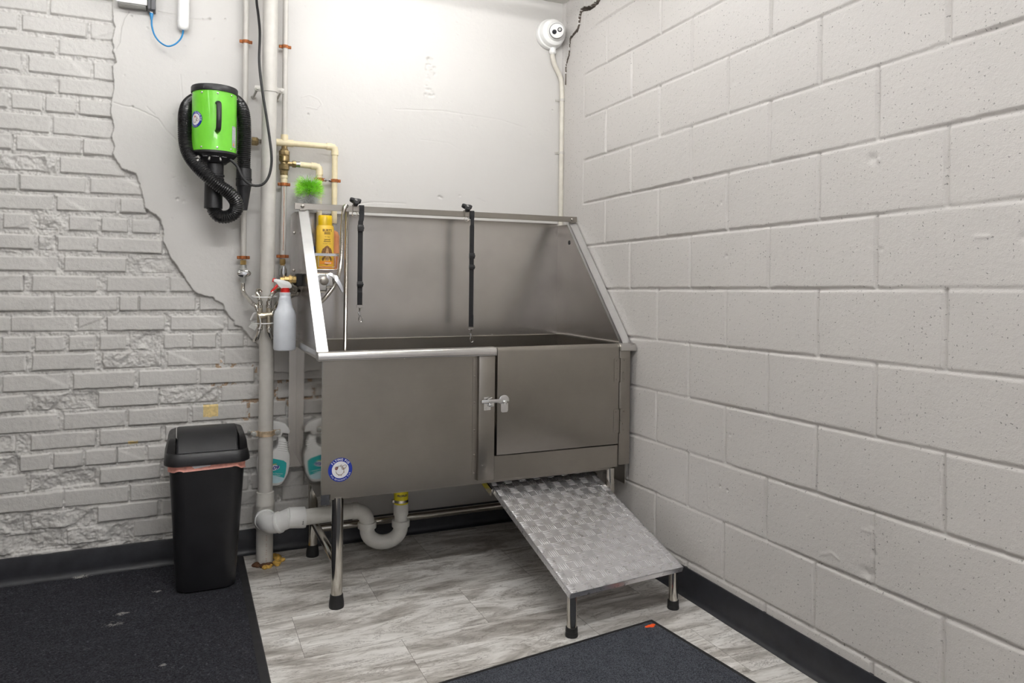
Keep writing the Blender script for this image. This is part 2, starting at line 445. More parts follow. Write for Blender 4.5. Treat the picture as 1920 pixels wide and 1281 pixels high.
EDGE = [(209,-10),(211,15),(212,42),(215,50),(213,57),(210,72),(209,78),(213,84),(211,95),(214,105),(217,116),(209,121),(210,130),(212,150),(212,165),(208,185),(207,195),(206,210),(210,225),(213,238),(210,250),(209,262),(213,270),(215,275),(210,288),(214,298),(222,308),(227,317),(243,322),(255,325),(258,335),(264,355),(268,370),(271,390),(280,397),(292,403),(300,412),(306,430),(306,452),(321,485),(341,515),(361,545),(370,552),(385,556),(399,559),(402,563),(418,571),(420,582),(428,592),(438,602),(440,610),(452,613),(459,620),(464,627),(470,636),(478,641),(484,647),(497,680),(509,699),(530,698),(545,701),(557,706),(575,702),(600,702),(640,705)]
def back_wall():
    xs = np.concatenate([np.arange(-4.2, -3.0, .05), np.arange(-3.0, -2.37, .008), np.arange(-2.37, -1.02, .0025), np.arange(-1.02, 0.0201, .0045)])
    xs = np.unique(np.round(xs, 4)); xs = xs[np.concatenate([[True], np.diff(xs) > .0012])]
    zs = np.concatenate([np.arange(0, .09, .03), np.arange(.09, CEIL+.001, .0026)])
    X, Z = np.meshgrid(xs, zs, indexing='ij')
    n1 = fbm(X, Z, .05, 1, 5); n2 = fbm(X, Z, .012, 2, 3); n3 = fbm(X, Z, .25, 3, 3)
    # mortar bed: lumpy
    n4 = fbm(X, Z, .007, 8, 2)
    Y = .0260 - .012*n1 - .009*n2 - .005*n4
    n5 = fbm(X, Z, .11, 12, 2); mort = np.ones_like(X)
    wob = .0035*fbm(X, Z, .03, 9, 3)
    wz = .0045*fbm(X, Z, .035, 10, 3)
    k = 0
    def brick(xl, xr, zt0, zt1, zb0, zb1, rough):
        nonlocal Y
        r = random.Random(k*7+3)
        m = np.where((xs > xl-.01) & (xs < xr+.01))[0]
        if not len(m): return
        zlo, zhi = min(zb0, zb1)-.01, max(zt0, zt1)+.01
        q = np.where((zs > zlo) & (zs < zhi))[0]
        if not len(q): return
        a, b = m[0], m[-1]+1; c, d = q[0], q[-1]+1
        x, z = X[a:b, c:d], Z[a:b, c:d]
        t = (x-xl)/max(1e-6, xr-xl); zt = zt0+(zt1-zt0)*t; zb = zb0+(zb1-zb0)*t
        amp = 2.2 if rough else 1.0
        dd = np.minimum(np.minimum(x-xl, xr-x)+wob[a:b, c:d]*amp, np.minimum(zt-z, z-zb)+wz[a:b, c:d]*amp)
        s = sstep(-.0010, .0034, dd)
        face = .0165+r.uniform(-.003, .003)+(t-.5)*r.uniform(-.004, .004)-.0016*n1[a:b, c:d]
        if rough:
            cx = r.uniform(xl, xr); sl = r.uniform(-1, 1)
            face = face-.030*n1[a:b, c:d]-.005*n2[a:b, c:d]-.003*n4[a:b, c:d]+.004+.007*sstep(0, .012, (x-cx)*.6+sl*(z-(zb+zt)/2))
        else:
            face = face-.0015*n2[a:b, c:d]
            if r.random() < .5:      # a tooled or spalled slope across the face
                cx = r.uniform(xl, xr); sl = r.uniform(-1.2, 1.2)
                face = face+.0028*sstep(0, .014, (x-cx)*.5+sl*(z-(zb+zt)/2)-r.uniform(0, .02))
        # open crack along the bed joint below the brick, and sometimes at its end
        gap = r.choice((.003, .008, .013))*np.clip(.5+2.6*n5[a:b, c:d]+1.5*n1[a:b, c:d], 0, 1)
        below = np.exp(-((zb-.0016-z+wz[a:b, c:d])/.0019)**2)*(x > xl)*(x < xr)
        end = np.exp(-((x-xr-.0014-wob[a:b, c:d])/.0017)**2)*(z > zb)*(z < zt)*(r.random() < .4)
        Y[a:b, c:d] = (Y[a:b, c:d]+gap*np.maximum(below, end))*(1-s)+face*s
        mort[a:b, c:d] = np.minimum(mort[a:b, c:d], 1-s)
    for ci, (tp, bt, bl) in enumerate(COURSES):
        def lin(l, x): return l[1]+(l[3]-l[1])*(x-l[0])/(l[2]-l[0])
        for bi, (xa, xb) in enumerate(bl):
            k += 1
            p = [W(xa, lin(tp, xa), -.018), W(xb, lin(tp, xb), -.018), W(xa, lin(bt, xa), -.018), W(xb, lin(bt, xb), -.018)]
            brick((p[0].x+p[2].x)/2, (p[1].x+p[3].x)/2, p[0].z, p[1].z, p[2].z, p[3].z, (ci, bi) in ROUGH)
        # the courses run on to the left of the picture
        x = W(bl[0][0], 500, -.018).x-.012
        z0 = W(bl[0][0], lin(tp, bl[0][0]), -.018).z; z1 = W(bl[0][0], lin(bt, bl[0][0]), -.018).z
        r = random.Random(ci)
        while x > -4.2:
            w = .095 if ci in (5, 11, 17, 23) else r.uniform(.19, .215)
            k += 1; brick(x-w, x, z0, z0, z1, z1, r.random() < .12); x -= w+.012
    z = W(0, -30, -.018).z
    while z < CEIL:
        x = -1.75+random.uniform(-.1, .1)
        while x > -4.2:
            k += 1; brick(x-.205, x, z+.065, z+.065, z, z, False); x -= .217
        z += .077
    Y = np.where(Z < .125, np.maximum(Y, .016), Y)
    # plaster coat with its broken edge
    e = [W(px, py, 0) for px, py in EDGE]; e = [(p.x, p.z) for p in e]
    poly = [(e[0][0]-.02, 3.0)]+e+[(e[-1][0], -.2), (.5, -.2), (.5, 3.0)]
    ins = inside(X, Z, poly)
    sd = seg_dist(X, Z, e+[(e[-1][0], -.2)]); sd = np.where(ins, sd, -sd)+.006*n2+.006*n1
    pl = .0016*n3+.0012*n1+.0003*n2
    dark = np.zeros_like(X)
    for c, wd, dp in CRACKS:
        q = [W(px, py, 0) for px, py in c]; q = [(p.x, p.z) for p in q]
        dd = seg_dist(X+.004*n1, Z+.004*n2, q); pl = pl+dp*np.exp(-(dd/wd)**2)
    for px, py, rr, dp in PITS:
        p = W(px, py, 0); pl = pl+dp*np.exp(-(np.hypot(X-p.x, Z-p.z)/rr)**2)
    s = sstep(-.001, .003, sd)
    Y = Y*(1-s)+pl*s
    P = np.stack([X, Y, Z], -1)
    mi = np.zeros((len(xs)-1, len(zs)-1), int)
    xc = (X[:-1, :-1]+X[1:, 1:])/2; zc = (Z[:-1, :-1]+Z[1:, 1:])/2
    bare = (mort[:-1, :-1] > .6) & (n1+.8*n2 > .06)[:-1, :-1]
    for x0, y0, x1, y1 in ((404, 672, 482, 700), (396, 715, 450, 728), (452, 735, 580, 760), (520, 690, 600, 760), (440, 775, 480, 800), (200, 985, 225, 1000)):
        a, b = W(x0, y0, -.018), W(x1, y1, -.018)
        q = (X > a.x) & (X < b.x) & (Z < a.z) & (Z > b.z); mi[bare & q[:-1, :-1]] = 3
    mi[(sd[:-1, :-1] > .001)] = 2
    for x0, y0, x1, y1 in ((381, 760, 409, 781), (240, 828, 258, 833)):
        a, b = W(x0, y0, -.018), W(x1, y1, -.018)
        nn = .004*(fbm(xc, zc, .012, 33, 2))
        mi[(xc > a.x+nn) & (xc < b.x+nn) & (zc < a.z+nn) & (zc > b.z+nn)] = 1
    return relief('wall_back', xs, zs, P, [M['brickpaint'], M['ochre'], M['plaster'], mat('bare_mortar', (.42, .31, .22), .9, var=.3, vscale=90, bmp=.4)], mi)
CRACKS = [([(241,22),(232,35),(227,50),(225,65),(224,80),(217,92)],.0022,.004),
          ([(213,192),(230,198),(248,201),(270,210),(295,222),(300,228),(310,243),(330,262)],.0018,.003),
          ([(275,200),(290,215)],.0018,.002), ([(338,140),(342,185)],.0018,.002),
          ([(640,387),(700,379),(760,382)],.0018,.002), ([(295,22),(330,28)],.0018,.002), ([(356,36),(385,37),(395,35)],.0022,.003),
          ([(740,205),(830,208),(940,225),(985,240)],.002,.0015), ([(565,182),(580,178),(598,186),(604,196),(595,205),(575,200)],.002,-.0015),
          ([(790,262),(840,268),(900,300)],.002,.001), ([(895,372),(912,380)],.002,.002)]
PITS = [(248,200,.004,.006),(393,35,.004,.007),(422,36,.003,.006),(578,214,.0035,.007),(333,373,.005,.006),(345,378,.006,.004),(824,369,.006,.006),(828,371,.004,.006),(862,367,.004,.004),(1036,207,.003,.006),(246,30,.004,.004)]
_r = random.Random(4)
for i in range(34):
    t = _r.random(); PITS.append((808+_r.uniform(-9, 9)-4*t, 108+t*78, _r.uniform(.003, .007), _r.uniform(.002, .006)))
for i in range(60): PITS.append((_r.uniform(560, 1040), _r.uniform(5, 385), _r.uniform(.002, .005), _r.uniform(-.001, .0022)))
for i in range(30): PITS.append((_r.uniform(225, 480), _r.uniform(20, 480), _r.uniform(.002, .005), _r.uniform(.0, .0025)))
back_wall()

def right_wall():
    ys = np.concatenate([np.arange(-5.2, -2.5, .03), np.arange(-2.5, -2.3, .01), np.arange(-2.3, .0201, .0038)])
    ys = np.unique(np.round(ys, 4)); ys = ys[np.concatenate([[True], np.diff(ys) > .0015])]
    zs = np.arange(0, CEIL+.001, .0038)
    Yg, Z = np.meshgrid(ys, zs, indexing='ij')
    n1 = fbm(Yg, Z, .03, 21, 4); n2 = fbm(Yg, Z, .3, 22, 3)
    base = 1.1703-.024; b = 3.2852
    Zc = Z-(base+math.tan(-.01683)*(Yg+b-2))+.0015*n1      # the blockwork runs very slightly out of level
    i = np.floor(Zc/.2032).astype(int); dz = np.abs(Zc-np.round(Zc/.2032)*.2032)
    s0 = 2.8642-b
    par = (i % 2)
    t = (s0-Yg)/.2032+.004*n1
    u = t+np.where(par == 0, 1, 0)
    du = np.abs(u-np.round(u/2)*2)*.2032
    jw = .0042+.0022*n2*2
    fade = sstep(-.20, -.235, Yg)
    var = np.clip(.65+1.6*fbm(Yg, Z, .45, 31, 2), .25, 1)
    hj = sstep(jw+.0035, jw-.0015, dz+.004*n1); vj = sstep(jw+.0035, jw-.0015, du+.004*n1)
    g = np.maximum(hj*var, vj*np.clip(.48+.5*sstep(-.5, -1.1, Yg)+.8*fbm(Yg, Z, .4, 41, 2), .12, 1))*fade
    X = .0098*g-.0008*n1+.0012*n2
    # the mortar fillet that closes the corner, cracked away from the blocks
    cr = [S(px, py, 0) for px, py in ((1135,-22),(1122,2),(1108,14),(1090,19),(1087,30),(1086,45),(1082,57),(1075,66),(1070,71),(1068,88),(1067,104),(1062,120),(1061,140),(1060.5,158))]
    cr = [(p.y, p.z) for p in cr]
    dd = seg_dist(Yg+.012*n1, Z+.012*n1, cr)
    wd = .0026+.0055*sstep(2.28, 2.5, Z)
    X = X+.11*sstep(wd+.002, wd-.001, dd)
    fil = sstep(-.03, .0, Yg)
    X = X-.006*fil
    for px, py, rr, dp in ((1636,297,.012,.006),(1648,300,.006,-.004),(1362,480,.006,.005),(1352,380,.006,.005),(1652,468,.005,.004),(1920,445,.01,.004),(1350,912,.004,.008),(1364,920,.004,.008),(1369,776,.004,.006),(1369,816,.004,.006),(1625,1075,.015,.008),(1638,1040,.008,.006),(1100,540,.006,.003),(1375,155,.01,.002)):
        p = S(px, py, 0); X = X+dp*np.exp(-(np.hypot(Yg-p.y, Z-p.z)/rr)**2)
    for pl in ([(1618,993),(1640,1000),(1632,990)], [(1540,1040),(1560,1037),(1572,1048)], [(1830,445),(1855,443)], [(1325,880),(1329,950)]):
        q = [S(px, py, 0) for px, py in pl]; q = [(p.y, p.z) for p in q]
        X = X-.0025*np.exp(-(seg_dist(Yg, Z, q)/.004)**2)
    mi = (dd < wd+.0012)[:-1, :-1].astype(int)      # crack faces coloured dark in place of the shade inside
    return relief('wall_right', ys, zs, np.stack([X, Yg, Z], -1), [M['blockpaint'], mat('crack_shade', (.11, .09, .075), .9, var=.3, vscale=90)], mi)
right_wall()

# plain shell of the room
def shell(name, x0, x1, y0, y1, z0, z1, m): return struct(MB().box(x0, x1, y0, y1, z0, z1).build(name, m))
shell('floor', -4.2, .03, -5.2, .06, -.06, 0, M['floor'])
shell('ceiling', -4.2, .03, -5.2, .06, CEIL, CEIL+.06, M['ceil'])
M['tan'] = mat('far_wall_paint', (.40, .36, .31), .7)
shell('wall_left', -4.26, -4.2, -5.2, .06, 0, CEIL, M['tan'])
shell('wall_front', -4.26, .03, -5.26, -5.2, 0, CEIL, mat('front_wall_paint', (.74, .76, .82), .7))

# coved vinyl base
def cove(name, along, a0, a1, off):
    prof = [(0, 0), (.021, 0), (.021, .0018), (.014, .005), (.0085, .011), (.0055, .02), (.0045, .03), (.0045, .1), (.0035, .1025), (0, .1035)]
    mb = MB(); n = 90
    rings = []
    for i in range(n+1):
        t = a0+(a1-a0)*i/n
        wv = .0012*math.sin(t*9)+.0008*math.sin(t*23)
        q = off(t)
        ww = [(-q-w-(wv if w > .002 and h < .05 else 0) if w > 0 else -q+.004, h) for w, h in prof]
        rings.append([V((t, w, h)) if along == 'x' else V((w, t, h)) for w, h in ww])
    mb.loft(rings)
    return struct(mb.build(name, M['vinylbase'], angle=50))
cove('baseboard_back', 'x', -4.2, -.004, lambda t: -.014+.016*float(sstep(-1.20, -1.06, t)))
cove('baseboard_right', 'y', -5.2, -.004, lambda t: .001)

# ------------------------------------------------------------------ grooming tub
XL, XR, YF, ZR = -1.280, -.030, -.655, .908
tub = root('grooming_tub', 'large stainless steel dog grooming tub with raised splash back and hinged front door', 'bathtub', (-.655, -.35, 0))
# splash back sheet, standing on the rear of the basin
poly = [(-1.313, .36), (-.029, .36), (-.029, 1.435), (-.036, 1.448), (-1.298, 1.448), (-1.313, 1.435)]
mb = MB().prism(poly, (0, -.022, 0), (1, 0, 0), (0, 0, 1), (0, 1, 0), .003)
mb.box(-1.296, -.036, -.034, -.020, 1.4465, 1.449)
for z in (1.36, 1.20, 1.02, .93):
    mb.lathe([(.0065, 0), (.006, .0015), (.003, .003), (0, .0033)], (-1.297, -.022, z), (0, -1, 0), 12)
mb.build('splash_back', M['splash'], tub)
# slanted end panels with their folded rims
for name, x, sgn in (('left', XL, 1), ('right', XR, -1)):
    top = [(-.022, .900), (-.022, 1.440), (-.160, 1.440), (-.641, .906), (-.641, .900)]
    p = MB().prism(top, (x-.001, 0, 0), (0, 1, 0), (0, 0, 1), (1, 0, 0), .002)
    if sgn > 0:
        for y, z in ((-.06, 1.33), (-.06, 1.02), (-.055, .935), (-.20, .925), (-.40, .925), (-.58, .925)):
            p.lathe([(.006, 0), (.005, .002), (0, .003)], (x+.001, y, z), (1, 0, 0), 10)
    side = p.build('end_panel', M['splash'], tub)
    a, b = V((0, -.160, 1.4505)), V((0, -.650, .9075))
    d = (b-a).normalized(); n = V((0, d.z, -d.y))
    if n.y > 0: n = -n
    x0, x1 = (XL-.020, XL+.020) if sgn > 0 else (XR-.016, XR+.0235)
    f = MB()
    f.loft([[V((x0, q.y, q.z)), V((x1, q.y, q.z)), V((x1, q.y-n.y*.003, q.z-n.z*.003)), V((x0, q.y-n.y*.003, q.z-n.z*.003))] for q in (a, b)])
    xe = x1 if sgn > 0 else x0
    f.loft([[V((xe, q.y, q.z)), V((xe+.002*sgn*-1, q.y, q.z)), V((xe-.002*sgn, q.y-n.y*.018, q.z-n.z*.018)), V((xe, q.y-n.y*.018, q.z-n.z*.018))] for q in (a, b)])
    f.build('panel_rim', M['flange'], tub)
hc = S(1067.5, 455, XR-.0012)
MB().lathe([(.0105, 0), (.0105, .0012), (0, .0013)], hc, (-1, 0, 0), 24).build('hole_shade_disc', M['black'], tub)  # flat black disc standing for the dark inside an open hole
# tether rail on the shoulders of the end panels
rl = MB().box(-1.317, -.004, -.169, -.163, 1.4485, 1.4745, .0012, 1)
for x in (-1.285, -.030):
    rl.box(x-.012, x+.012, -.172, -.150, 1.444, 1.4505, .001, 1)
    rl.lathe([(.008, 0), (.008, .003), (.004, .006), (0, .0065)], (x, -.169, 1.4615), (0, -1, 0), 12)
rl.build('tether_rail', M['steel'], tub)
# basin
bs = MB()
bs.box(XL+.002, XR-.002, -.0305, -.0225, .60, .9015)
bs.box(XL+.002, XR-.002, -.640, -.030, .600, .604)
bs.box(XL+.002, XL+.005, -.640, -.030, .600, .9015)
bs.box(XR-.005, XR-.002, -.640, -.030, .600, .9015)
bs.box(XL+.002, -.700, -.643, -.640, .600, .9015)
bs.box(XL+.002, XR-.002, -.036, -.022, .8995, .9035, .0015, 1)
bs.build('basin', M['steel'], tub)
# rolled rim
def roll(x0, x1, y0=-.690, zt=.911, zb=.880):
    prof = [(-.636, zt-.004), (-.646, zt), (y0+.010, zt), (y0+.004, zt-.003), (y0+.0008, zt-.009), (y0, zt-.016), (y0, zb+.008), (y0+.001, zb+.003), (y0+.004, zb), (-.645, zb)]
    return [[V((x, y, z)) for y, z in prof] for x in (x0, x1)]
rim = MB().loft(roll(-1.301, -.634))
rim.loft([[V((x, y, z)) for x, z in ((-1.301, .885), (-1.301, .904), (-1.297, .910), (-1.262, .910), (-1.262, .906), (-1.280, .904), (-1.280, .882), (-1.297, .882))] for y in (-.640, -.024)])
rim.build('rolled_rim', M['rimsteel'], tub, angle=50)
rim = MB().loft(roll(-.080, -.006))
rim.loft([[V((x, y, z)) for x, z in ((-.006, .885), (-.006, .904), (-.010, .910), (-.048, .910), (-.048, .906), (-.030, .904), (-.030, .882), (-.010, .882))] for y in (-.640, -.024)])
rim.build('rolled_rim', M['rimsteel'], tub, angle=50)
# fixed front panel, set back behind the post, with a riveted edge
fp = MB().box(XL, -.698, YF+.001, YF+.006, .408, .884)
fp.box(-.718, -.700, YF-.001, YF+.001, .415, .870)
for z in (.80, .70, .595, .50, .43):
    fp.lathe([(.0042, 0), (.004, .0012), (.002, .0024), (0, .0026)], (-.710, YF-.001, z), (0, -1, 0), 10)
fp.build('front_panel', M['steel'], tub)
MB().box(-.700, -.634, -.674, -.620, .404, .888, .002, 2).build('door_post', M['steel'], tub)
MB().box(-.078, -.024, -.676, -.620, .408, .905, .004, 2).build('hinge_post', M['steel'], tub)
MB().box(-.6335, -.0785, -.670, -.646, .400, .492, .0015, 1).build('door_sill', M['steel'], tub)
door = MB().loft([[V((x, y, z)) for y, z in ((-.648, .497), (-.6755, .497), (-.677, .499), (-.677, .893), (-.6755, .901), (-.671, .907), (-.664, .910), (-.655, .910), (-.648, .908))] for x in (-.6255, -.0815)]).build('door', M['steel'], tub, angle=50)
for zt in (.853, .642):
    h = MB()
    z0 = zt-.102
    h.prism([(x-.092, z+zt-.051) for x, z in rrect(.026, .098, .006)], (0, -.677, 0), (1, 0, 0), (0, 0, 1), (0, -1, 0), .002)
    h.prism([(x-.058, z+zt-.051) for x, z in rrect(.022, .098, .004)], (0, -.676, 0), (1, 0, 0), (0, 0, 1), (0, -1, 0), .002)
    h.cyl((-.0735, -.6805, z0), (-.0735, -.6805, zt-.053), .0048, seg=14); h.cyl((-.0735, -.6805, zt-.051), (-.0735, -.6805, zt), .0042, seg=14)
    for x, z in ((-.093, .012), (-.089, .044), (-.093, .088), (-.0555, .012), (-.060, .062), (-.0555, .088)):
        h.lathe([(.0034, 0), (.003, .0014), (0, .0022)], (x, -.679, zt-z), (0, -1, 0), 10)
    h.build('hinge', M['steel'], door)
# toggle latch: wheel on the door, bar across to the catch on the post
la = MB()
la.prism([(x-.596, z+.680) for x, z in rrect(.030, .040, .008)], (0, -.677, 0), (1, 0, 0), (0, 0, 1), (0, -1, 0), .0025)
la.prism([(-.600+.022*math.cos(a), .706+.022*math.sin(a)) for a in [PI*(-.05+1.25*i/18) for i in range(19)]]+[(-.612, .694), (-.600, .697), (-.590, .700)], (0, -.6805, 0), (1, 0, 0), (0, 0, 1), (0, -1, 0), .004, .0008)
la.lathe([(.0085, 0), (.0085, .004), (.005, .007), (0, .0075)], (-.596, -.684, .700), (0, -1, 0), 14)
la.prism([(-.694, .700), (-.694, .710), (-.690, .714), (-.618, .714), (-.608, .709), (-.612, .699)], (0, -.684, 0), (1, 0, 0), (0, 0, 1), (0, -1, 0), .006, .001)
la.prism([(-.680, .672), (-.652, .672), (-.652, .722), (-.680, .722)], (0, -.674, 0), (1, 0, 0), (0, 0, 1), (0, -1, 0), .0025)
la.box(-.664, -.642, -.688, -.676, .686, .700, .003, 2)
la.cyl((-.668, -.683, .714), (-.650, -.683, .720), .003, seg=8)
for z in (.678, .717): la.lathe([(.0035, 0), (.003, .0015), (0, .002)], (-.670, -.6765, z), (0, -1, 0), 10)
la.build('latch', M['chrome'], door)
# lower body
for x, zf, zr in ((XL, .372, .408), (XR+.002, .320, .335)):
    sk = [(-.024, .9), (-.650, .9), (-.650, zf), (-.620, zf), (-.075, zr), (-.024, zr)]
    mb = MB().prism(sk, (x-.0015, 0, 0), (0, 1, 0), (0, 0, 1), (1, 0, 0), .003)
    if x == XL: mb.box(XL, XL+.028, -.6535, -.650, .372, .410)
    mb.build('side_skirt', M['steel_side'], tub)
bf = MB()
bf.box(-1.250, -.100, -.650, -.625, .386, .413, .002, 1); bf.box(-1.250, -.100, -.125, -.095, .386, .413, .002, 1)
bf.box(-1.252, -1.225, -.640, -.11, .386, .413, .002, 1); bf.box(-.110, -.083, -.640, -.11, .386, .413, .002, 1)
bf.box(XL+.003, XR-.003, -.648, -.024, .4135, .418)
bf.build('base_frame', M['steel'], tub)
LEGS = [(-1.220, -.648+.012), (-1.220, -.107), (-.094, -.636), (-.094, -.107)]
for x, y in LEGS:
    lg = MB().cyl((x, y, .02), (x, y, .392), .0205, seg=28).build('leg', M['tube'], tub)
    MB().lathe([(.0255, 0), (.0265, .003), (.0262, .016), (.0235, .036), (.0225, .047), (.0205, .048)], (x, y, 0), seg=28).build('rubber_foot', M['black'], lg)
for x, z in ((-1.220, .150), (-.094, .150)):
    MB().box(x-.013, x+.013, -.622, -.120, z-.016, z+.016, .010, 3).build('stretcher', M['tube'], tub)
MB().cyl((-1.205, -.107, .112), (-.110, -.107, .112), .0165, seg=22).build('stretcher', M['tube'], tub)
MB().lathe([(.045, 0), (.045, .006), (.030, .010), (.030, .035), (.0285, .035)], W(751, 905, .2)+V((0, 0, 0)) if False else (-.885, -.235, .4105), (0, 0, -1), 26).build('drain_outlet', M['tube'], tub)

# round maker's badge: blue ring with lettering around a winged pig
def arc_letters(mb, body, size, rad, mid, fn, bottom=False, bold=.0, gap=1.0):
    wd = {'I': .45, ' ': .45, 'i': .35, 'l': .35, 'm': 1.2, 'M': 1.1, 'G': 1.05, 'o': .85, 'r': .65, 'e': .8, 'n': .85, 't': .6, 's': .7}
    ws = [wd.get(ch, .9)*size*.72*gap for ch in body]; tot = sum(ws); acc = 0
    for ch, w in zip(body, ws):
        s_ = acc+w/2-tot/2; acc += w
        if ch == ' ': continue
        a = mid-s_/rad if not bottom else mid+s_/rad
        r = a-PI/2 if not bottom else a+PI/2
        ct, st, cx, cy = math.cos(r), math.sin(r), rad*math.cos(a), rad*math.sin(a)
        mb.text(ch, size, lambda u, v: fn(cx+u*ct-v*st, cy+u*st+v*ct), bold)
def pig(mb, s_, fn):
    """outline drawing of a round winged pig, drawn as thin strips"""
    def stroke(pts, w):
        P = [V((p[0], p[1])) for p in pts]
        for a, b in zip(P, P[1:]):
            d = b-a
            if d.length < 1e-7: continue
            n = V((-d.y, d.x)).normalized()*w/2; e = d.normalized()*w*.3
            mb.face([fn(*(q*s_)) for q in (a-n-e, b-n+e, b+n+e, a+n-e)])
    el = lambda cx, cy, rx, ry, a0=0, a1=2*PI, rot=0, n=26: [(cx+rx*math.cos(t)*math.cos(rot)-ry*math.sin(t)*math.sin(rot), cy+rx*math.cos(t)*math.sin(rot)+ry*math.sin(t)*math.cos(rot)) for t in [a0+(a1-a0)*i/n for i in range(n+1)]]
    mb.mi = 1
    stroke(el(-.06, -.06, .46, .56, .9, 2.5, .4), .05); stroke(el(-.06, -.10, .50, .54, 2.9, 6.9, .35), .05)
    stroke(el(.46, .30, .34, .20, 0, 2*PI, .75), .05); stroke([(.28, .12), (.45, .30)], .04); stroke([(.34, .06), (.55, .22)], .04)
    stroke(el(.12, .48, .09, .13, 0, 2*PI, .3), .045); stroke([(.40, -.30), (.50, -.32), (.46, -.40)], .045)
    stroke([(-.18, -.60), (-.20, -.70), (-.10, -.66)], .05); stroke([(.06, -.66), (.08, -.74), (.16, -.66)], .05)
    mb.face([fn(p[0]*s_, p[1]*s_) for p in el(-.28, .30, .05, .055, n=10)[:-1]])
    mb.mi = 2
    stroke(el(-.50, .22, .15, .17), .07); stroke([(-.53, .25), (-.53, .17)], .06); stroke([(-.45, .25), (-.45, .17)], .06)
    mb.mi = 0
def badge(parent, rad, fn, bottom_text, base_name='maker_badge'):
    """fn(u, v, lift) -> world"""
    k = 40
    ring = MB()
    lo = [fn(rad*math.cos(2*PI*i/k), rad*math.sin(2*PI*i/k), 0) for i in range(k)]
    hi = [fn(rad*math.cos(2*PI*i/k), rad*math.sin(2*PI*i/k), .0006) for i in range(k)]
    ring.loft([lo, hi], True, False)
    rr = [rad, rad*.86, rad*.75, rad*.6, rad*.4, rad*.2]
    prev = hi
    for r_ in rr[1:]:
        cur = [fn(r_*math.cos(2*PI*i/k), r_*math.sin(2*PI*i/k), .0006) for i in range(k)]
        ring.loft([prev, cur], False, r_ == rr[-1]); prev = cur
    b = ring.build(base_name, M['navy'], parent)
    disc = MB()
    prev = [fn(rad*.70*math.cos(2*PI*i/k), rad*.70*math.sin(2*PI*i/k), .0010) for i in range(k)]
    for r_ in (.5, .3, .12):
        cur = [fn(rad*r_*math.cos(2*PI*i/k), rad*r_*math.sin(2*PI*i/k), .0010) for i in range(k)]
        disc.loft([prev, cur], False, r_ == .12); prev = cur
    disc.build('badge_centre', M['paper'], b)
    tx = MB()
    arc_letters(tx, 'FLYING PIG', rad*.245, rad*.85, PI*.5, lambda u, v: fn(u, v, .0012), bold=rad*.008, gap=1.22)
    tx.build('badge_lettering', M['paper'], b, recalc=False); tx = MB()
    arc_letters(tx, bottom_text, rad*.20, rad*.85, -PI*.48, lambda u, v: fn(u, v, .0012), bottom=True, bold=rad*.004, gap=1.12)
    tx.build('badge_lettering', M['paper'], b, recalc=False)
    pg = MB(); pig(pg, rad*.66, lambda u, v: fn(u, v, .0016))
    pg.build('pig_emblem', [M['paper'], M['brown'], M['red']], b, recalc=False)
    return b
bc = W(638, 881, .654)
badge(tub, .0425, lambda u, v, l: V((bc.x+u, YF+.001-l, bc.z+v)), 'Pro Grooming Tub')

# ------------------------------------------------------------------ slide-out ramp of tread plate
O = V((-.570, -1.175, .152)); ux = V((.4805, .0455, 0)).normalized(); RW = .4835
up_ = V((-.055, .545, .210)); up_ = (up_-ux*up_.dot(ux)).normalized(); nn = ux.cross(up_).normalized()
if nn.z < 0: nn = -nn
RL = .70
rmp = root('tub_ramp', 'sloping ramp of silver tread plate pulled out from under the tub on two short legs', 'ramp', (-.32, -1.0, 0))
R_ = lambda u, v, h=0: O+ux*u+up_*v+nn*h
pl = MB()
pl.loft([[R_(0, v, h), R_(RW, v, h), R_(RW, v, h-.003), R_(0, v, h-.003)] for v, h in ((0, 0), (RL, 0))])
pl.loft([[R_(u, 0, 0), R_(u, .003, 0), R_(u, .003, -.020), R_(u, 0, -.020)] for u in (0, RW)])
for u0 in (0, RW-.003): pl.loft([[R_(u0, v, 0), R_(u0+.003, v, 0), R_(u0+.003, v, -.020), R_(u0, v, -.020)] for v in (0, RL)])
def bar(u, v, along_u, L=.0355, w=.0058, h=.0021):
    k = 8
    rings = []
    for t, f in ((-1, .12), (-.8, .72), (-.35, 1), (.35, 1), (.8, .72), (1, .12)):
        c = t*L/2; rr = []
        for a in (0, .25, .5, .75, 1):
            o = math.cos(a*PI)*w*f*.5; hh = math.sin(a*PI)*h*f-.0002
            rr.append(R_(u+c, v+o, hh) if along_u else R_(u+o, v+c, hh))
        rings.append(rr)
    pl.loft(rings)
P_ = .066
for i in range(-1, 9):
    for j in range(-1, 12):
        for k in range(2):
            cu, cv = .012+i*P_+k*P_/2, .02+j*P_+k*P_/2
            for q in range(5):
                o = (q-2)*.0078
                u, v = (cu, cv+o) if k == 0 else (cu+o, cv)
                L = .0355 if q in (1, 2, 3) else .033
                if k == 0:
                    a, b = max(.004, u-L/2), min(RW-.004, u+L/2)
                    if b-a > .010 and .004 < v < RL-.004: bar((a+b)/2, v, True, b-a)
                else:
                    a, b = max(.004, v-L/2), min(RL-.004, v+L/2)
                    if b-a > .010 and .004 < u < RW-.004: bar(u, (a+b)/2, False, b-a)
pl.build('tread_plate', M['alu'], rmp, angle=40)
for u in (.022, RW-.024):
    p = R_(u, .022, -.013)
    lg = MB().cyl((p.x, p.y, .02), (p.x, p.y, p.z), .0165, seg=24).build('leg', M['tube'], rmp)
    MB().lathe([(.0205, 0), (.0212, .003), (.0205, .012), (.0195, .015), (.0205, .017), (.0195, .030), (.0165, .031)], (p.x, p.y, 0), seg=26).build('rubber_foot', M['black'], lg)
